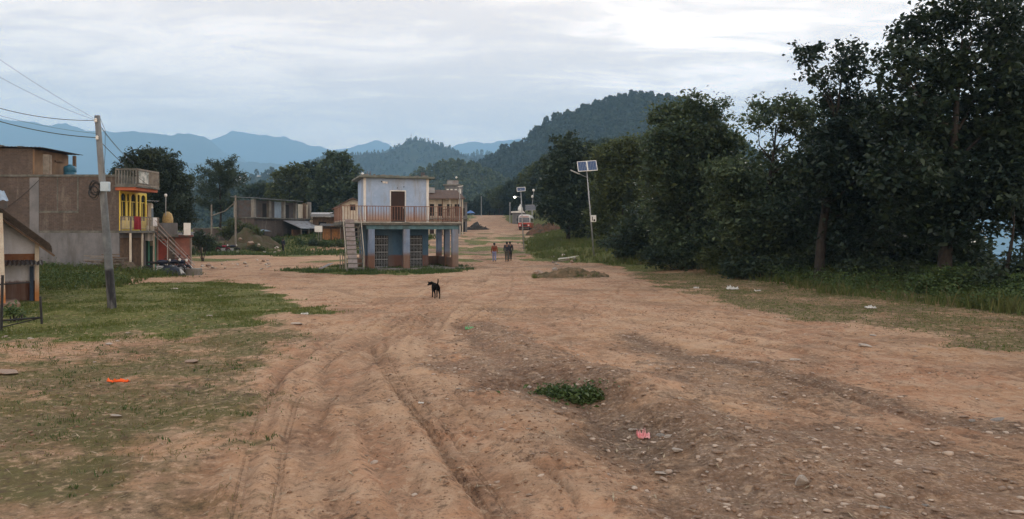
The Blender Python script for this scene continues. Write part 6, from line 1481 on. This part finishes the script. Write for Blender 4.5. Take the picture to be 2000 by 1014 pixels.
for a in [(1565, 968, 40, 0, 0, 'largest angular pale rock at the bottom right'), (1325, 880, 32, 3, 0, 'flat pale stone below the pink litter'), (1553, 712, 27, 3, 0, 'pale flat stone on the right hand track'), (1475, 711, 24, 5, 0, 'thin flat stone left of the pale one on the right hand track'),
          (1690, 683, 36, 5, 0, 'thin pale slab lying on the right road'), (1306, 855, 20, 2, 0, 'pale stone between the pink litter and the flat stone'), (1292, 845, 22, 2, 2, 'grey stone just right of the pink litter'), (1236, 829, 22, 3, 0, 'pale stone left of the pink litter'),
          (1290, 921, 34, 5, 0, 'long thin slab of stone below the flat pale stone'), (1419, 821, 14, 3, 0, 'small pale stone right of the hollow'), (1032, 854, 12, 3, 0, 'small white stone alone on the bare earth'), (1070, 770, 22, 1, 0, 'pale stone at the left of the green weed clump'), (1003, 762, 18, 2, 0, 'pale stone in the hollow left of the weed clump'), (1033, 748, 14, 1, 0, 'small stone above the hollow'),
          (921, 772, 16, 3, 0, 'small pale stone left of the hollow'), (894, 770, 14, 4, 0, 'leftmost flat stone beside the hollow'), (1880, 815, 24, 4, 1, 'tan flat stone at the right edge rill'), (1950, 822, 34, 2, 2, 'dark grey lump at the right edge rill'), (1900, 822, 18, 2, 2, 'small dark stone in the right edge rill'), (1384, 961, 14, 1, 0, 'pale pebble left of the largest rock'), (1385, 957, 12, 2, 0, 'second pale pebble left of the largest rock'),
          (1660, 975, 22, 1, 1, 'brown stone right of the largest rock'), (1807, 985, 20, 2, 2, 'grey stone at the bottom right edge'), (1725, 1004, 30, 3, 2, 'flat grey stone at the very bottom right'), (1380, 928, 12, 1, 0, 'small round pale stone by the long slab'), (1148, 846, 14, 3, 0, 'flat stone on the lower rim of the hollow'), (1215, 806, 12, 1, 0, 'white pebble on the rim of the hollow'), (1705, 657, 18, 5, 0, 'pale slab on the right verge'),
          (1540, 624, 14, 5, 0, 'thin pale stone beside the right verge'), (227, 817, 30, 5, 0, 'flat pale stone in the left foreground turf'), (15, 730, 70, 5, 1, 'broad flat slab of rock at the left edge'), (580, 637, 34, 5, 0, 'flat pale slab at the tip of the lawn'), (375, 711, 40, 5, 1, 'flat brown slab in the thin turf'), (213, 672, 22, 4, 0, 'pale stone at the bare patch by the lawn'), (250, 652, 14, 5, 0, 'thin pale stone in the lawn'), (230, 666, 10, 3, 0, 'white pebble beside the bare patch'),
          (410, 621, 18, 5, 0, 'pale flat stone in the middle of the lawn'), (340, 565, 18, 4, 0, 'pale flat stone at the back of the lawn'), (10, 660, 14, 2, 0, 'white stone at the foot of the iron frame'), (60, 661, 16, 3, 0, 'pale stone right of the iron frame'), (185, 708, 10, 2, 0, 'small white pebble below the bare patch'), (430, 578, 10, 2, 0, 'small pale stone near the lawn edge')]:
    stone(a[0], a[1], a[2], a[3], STM[a[4]], a[5], SGp)
# stones across the lane on the left and at the back
rr = random.Random(21)
for i in range(26):
    px = rr.uniform(385, 525); py = rr.uniform(511, 527); stone(px, py, rr.uniform(5, 13), rr.choice([0, 1, 1, 2]), STM[rr.choice([0, 1, 1])], 'pinkish rubble stone strewn across the lane before the red motorcycle', 'rubble stones across the lane')
for i in range(16):
    px = rr.uniform(1070, 1135); py = rr.uniform(508, 519); stone(px, py, rr.uniform(6, 15), rr.choice([0, 1, 2, 3]), STM[rr.choice([0, 1, 2])], 'broken stone in the rubble pile at the foot of the bank', 'rubble pile at the bank')
for i, (p, q) in enumerate((((1090, 512), (1132, 505)), ((1078, 516), (1112, 509)))):
    a, b_ = Vector((*G0(*p), 0)), Vector((*G0(*q), 0)); b_ = a + Vector((X(q[0], a.y) - a.x, .4, 0)); o = MB().bar((0, 0, 0), tuple(b_ - a + Vector((0, 0, .25))), .10).build('pale_branch', WHITEP if i == 0 else WOODG); o.location = (a.x, a.y, Z(a.x, a.y) + .12); tag(o, ['pale stripped branch on top of the rubble pile', 'grey branch at the left of the rubble pile'][i], 'branch')
stone(1052, 540, 42, 1, STM[1], 'large pinkish boulder at the left end of the earth heap', name='boulder', cat='boulder'); stone(1085, 532, 26, 1, STM[2], 'grey boulder behind the pinkish one on the earth heap', name='boulder', cat='boulder')
for i in range(18):
    px = rr.uniform(450, 545); py = rr.uniform(482, 492); Y = rr.uniform(88, 97); x = X(px, Y); o = bpy.data.objects.new('stone', RM[rr.choice([0, 1])].copy()); o.data.materials.clear(); o.data.materials.append(STM[i % 2]); COL.objects.link(o); s = rr.uniform(.2, .6); o.location = (x, Y, Z(x, Y) + s * .2 + (.9 if i % 3 == 0 and px < 520 else 0)); o.scale = (s, s, s); tag(o, 'stone of the tumbled heap below the grey row house', 'stone', 'tumbled stones below the grey house')
x, Y = X(485, 95), 95; o = heap_mesh('earth_heap', 4.2, 2.4, 1.6, 5, mat('earthy heap', (.10, .075, .05), (.065, .065, .03), 1.5, .97, .06)); o.location = (x, Y, Z(x, Y) - .1); tag(o, 'brown overgrown earth heap below the grey row house', 'heap')
x, Y = X(1068, 128), 128; o = heap_mesh('earth_scar', 3.4, 2.2, 2.0, 7, mat('raw red earth', (.15, .080, .052), (.07, .055, .032), 1.2, .97, .08)); o.location = (x, Y, Z(x, Y) - .3); tag(o, 'raw red earth bank right of the bus', 'earth bank')
x, y = X(1108, 43.6), 43.6; o = heap_mesh('earth_heap', 1.95, 1.1, .50, 2, mat('dark turfy earth', (.15, .105, .066), (.062, .056, .028), 1.6, .97, .05, 9, stain=(.24, .16, .10), sscale=2.5, samt=.7), n=100); o.location = (x, y, Z(x, y) - .05); tag(o, 'long low heap of dark turfy earth in the middle of the open ground', 'heap')
x, y = X(1160, 44.5), 44.5; o = heap_mesh('earth_heap', .9, .6, .34, 9, MATS['dark turfy earth']); o.location = (x, y, Z(x, y) - .04); tag(o, 'small earth heap at the right end of the long turfy one', 'heap')
# litter
def crumple(name, px, py, wpx, m, label, cat, hgt=.3, seed=0, ln=1.0):
    x, y = G0(px, py); s = wpx * y / F * .5; rg = np.random.default_rng(seed); mb = MB(); n, k_ = 16, 6
    for j in range(k_ + 1):
        for i in range(n + 1):
            u, v = i / n * 2 - 1, j / k_ * 2 - 1; mb.v.append((u * s + rg.normal() * s * .04, v * s * ln + rg.normal() * s * .05 + s * .12 * math.sin(u * 5), abs(rg.normal()) * s * hgt * (1 - v * v * .8) + .01))
    for j in range(k_):
        for i in range(n): b_ = j * (n + 1) + i; mb.f.append([b_, b_ + 1, b_ + n + 2, b_ + n + 1])
    o = mb.build(name, m, sm=True); md = o.modifiers.new('thick', 'SOLIDIFY'); md.thickness = .006; o.location = (x, y, Z(x, y)); return tag(o, label, cat)
crumple('orange_cloth', 231, 749, 44, mat('bright orange cloth', (.90, .13, .02), (.80, .10, .015), 3, .8), 'bright orange strip of cloth lying on the turf', 'cloth', .14, 1, .26)
crumple('pink_litter', 1257, 843, 24, mat('pink plastic', (.72, .20, .22), (.82, .45, .45), 6, .5), 'crumpled pink plastic litter below the hollow', 'litter', .8, 2, .7)
crumple('green_litter', 917, 641, 16, mat('green plastic', (.10, .34, .13), (.2, .42, .2), 6, .5), 'small green plastic litter on the gravel', 'litter', .5, 3, .5)
LG2 = 'scraps of pale litter'
for i, (px, py, w_, lab) in enumerate(((1430, 564, 22, 'white litter sheet at the edge of the right verge grass'), (1480, 566, 12, 'small white scrap right of the white litter sheet'), (1700, 604, 20, 'pale litter scrap under the tallest tree'), (1360, 563, 10, 'white scrap at the left end of the right verge'), (595, 616, 14, 'pale scrap near the tip of the lawn'), (822, 803, 10, 'tiny white scrap beside the wheel rut'))):
    crumple('litter', px, py, w_, mat('pale litter', (.66, .64, .60), (.5, .48, .45), 6, .7), lab, 'litter', .3, 10 + i, .5)['group'] = LG2
# gravel: uncountable grit of the stony parts
rg = np.random.default_rng(33); n = 26000; gxx = rg.uniform(-3, 12, n); gyy = 5.5 + 20 * rg.random(n) ** 1.4
d_ = detail(gxx, gyy); kp = (d_[3] * 1.0 + .05 > rg.random(n)) ; gxx, gyy = gxx[kp], gyy[kp]; gzz = Zbase(gxx, gyy) + d_[0][kp]
bm = bmesh.new(); bmesh.ops.create_icosphere(bm, subdivisions=1, radius=1); iv = np.array([v.co[:] for v in bm.verts]); jf = np.array([[v.index for v in f.verts] for f in bm.faces]); bm.free()
n = len(gxx); sz = .006 + .042 * rg.random(n) ** 6; an = rg.uniform(0, 6.28, n); sc_ = np.stack([sz * rg.uniform(.8, 1.6, n), sz * rg.uniform(.7, 1.1, n), sz * rg.uniform(.2, .6, n)], 1)
vv = iv[None] * (1 + .25 * rg.normal(size=(n, len(iv), 1))) * sc_[:, None, :]
ca, sa = np.cos(an)[:, None], np.sin(an)[:, None]
vv = np.stack([vv[..., 0] * ca - vv[..., 1] * sa + gxx[:, None], vv[..., 0] * sa + vv[..., 1] * ca + gyy[:, None], vv[..., 2] + gzz[:, None] + sz[:, None] * .2], 2)
ff = jf[None] + (np.arange(n) * len(iv))[:, None, None]
gm_ = bpy.data.materials.new('gravel grit'); gm_.use_nodes = True; t = NT(gm_.node_tree); t.put(t.n['Principled BSDF'].inputs['Base Color'], t.mix(t.ss(t.add('ShaderNodeNewGeometry').outputs['Random Per Island'], .2, 1.0), (.20, .135, .095), (.46, .36, .285))); t.n['Principled BSDF'].inputs['Roughness'].default_value = .95
tag(link('gravel', npmesh('gravel', vv.reshape(-1, 3), ff.reshape(-1, 3)), gm_), 'loose gravel scattered over the stony parts of the road', kind='stuff')
# crumbs and clods of earth kicked up by wheels
n = 34000; x_ = rg.uniform(-9, 12, n); y_ = 5.4 + 24 * rg.random(n) ** 1.35; q_ = detail(x_, y_)
kp = rg.random(n) < np.clip(-.1 + 1.1 * fbm(x_ * .9, y_ * .35, 4) + .6 * q_[6] + .3 * q_[4], .04, 1) * (1 - q_[1]); x_, y_ = x_[kp], y_[kp]; z_ = Zbase(x_, y_) + q_[0][kp]; n = len(x_)
sz = .005 + .017 * rg.random(n) ** 4; sc_ = np.stack([sz * rg.uniform(.8, 1.5, n), sz * rg.uniform(.8, 1.5, n), sz * rg.uniform(.4, .8, n)], 1)
vv = iv[None] * (1 + .3 * rg.normal(size=(n, len(iv), 1))) * sc_[:, None, :] + np.stack([x_, y_, z_ + sz * .2], 1)[:, None, :]
tag(link('earth_clods', npmesh('earth_clods', vv.reshape(-1, 3), (jf[None] + (np.arange(n) * len(iv))[:, None, None]).reshape(-1, 3)), mat('earth clod', (.25, .155, .10), (.18, .108, .07), 30, .95)), 'small clods of earth crumbled over the road', kind='stuff')
# twigs and chaff
n = 2600; x_ = rg.uniform(-8, 11, n); y_ = 6 + 20 * rg.random(n) ** 1.3; z_ = Zbase(x_, y_) + detail(x_, y_)[0]; a = rg.uniform(0, 6.28, n); L = rg.uniform(.03, .14, n); wv = rg.uniform(.004, .012, n)
dv = np.stack([np.cos(a) * L, np.sin(a) * L, rg.uniform(0, .02, n)], 1); sv = np.stack([-np.sin(a) * wv, np.cos(a) * wv, 0 * a], 1); c = np.stack([x_, y_, z_ + .008], 1)
v = np.stack([c - dv, c + sv, c + dv, c - sv], 1).reshape(-1, 3); ch_ = link('chaff', npmesh('chaff', v, np.arange(len(v)).reshape(-1, 4)), mat('dry chaff', (.20, .15, .10), (.38, .30, .20), 20, .95)); tag(ch_, 'dry twigs and chaff strewn on the earth', kind='stuff')

# ---------------------------------------------------------------- far village on the terraced hill, mast on the round hill
VH = 'far white houses on the terraced hill'; proto = None; rr = random.Random(8)
hx_, hy_, hz_ = hillV
def hill_z(x, y):
    i = np.argmin((hx_ - x) ** 2 + (hy_ - y) ** 2); return hz_.ravel()[i]
for i, (px, py, w_) in enumerate(((452, 347, 5), (467, 347, 14), (482, 350, 6), (498, 352, 8), (506, 345, 6), (517, 350, 7), (528, 356, 9), (534, 349, 6), (541, 346, 5), (512, 360, 5), (440, 346, 4), (546, 357, 5), (523, 340, 5), (478, 343, 5))):
    Y = 1000 + rr.uniform(-30, 30)
    for _ in range(14):
        x = X(px, Y); z = hill_z(x, Y); Y += np.clip((ZP(py + 2, Y) - z) * 3.0, -60, 60); Y = min(max(Y, 800), 1150)
    w2 = w_ * Y / F
    lab = 'widest white far house on the terraced hill' if w_ == 14 else 'small white far house on the terraced hill'
    T = thing('far_house', lab, 'house', (x, Y, ZP(py + 3, Y)), rr.uniform(-.3, .3), VH)
    MB().box(-w2 / 2, w2 / 2, 0, 5, -6, 3.4 + (i % 3) * .8).build('wall', WHITEP, T); MB().prism([(-w2 / 2 - .4, -.5, 3.4 + (i % 3) * .8), (w2 / 2 + .4, -.5, 3.4 + (i % 3) * .8), (0, -.5, 4.6 + (i % 3) * .8)], (0, 6, 0)).build('roof', TIN if i % 2 else TINB, T)
    MB().box(-w2 * .3, -w2 * .12, -.05, .02, .8, 2.4).box(w2 * .1, w2 * .28, -.05, .02, .8, 2.4).build('window', DARK, T)
x = X(803, 2100); T = thing('radio_mast', 'thin radio mast on top of the round wooded hill', 'mast', (x, 2100, ZP(276, 2100)))
MB().tube([(0, 0, -8), (0, 0, 22)], .8, 6).build('mast', STEEL, T); MB().box(-2, 2, -.4, .4, 15, 16).build('antenna', STEEL, T)

# ---------------------------------------------------------------- haze
hz_m = bpy.data.materials.new('haze'); hz_m.use_nodes = True; t = NT(hz_m.node_tree); t.n.clear()
mo = t.add('ShaderNodeOutputMaterial'); pv = t.add('ShaderNodeVolumePrincipled'); pv.inputs['Color'].default_value = (.39, .68, 1.0, 1); pv.inputs['Density'].default_value = 2.1e-4; pv.inputs['Anisotropy'].default_value = 0.0
t.l.new(pv.outputs[0], mo.inputs['Volume']); hz_m.cycles.homogeneous_volume = True
lowest = min(o.bound_box[0][2] for o in COL.objects if o.type == 'MESH' and o.name.startswith(('ground', 'hill', 'mountain')))
o = MB().box(-9600, 9600, -400, 10000, lowest - 1, 1330).build('haze', hz_m); tag(o, 'thin blue evening haze', kind='stuff')
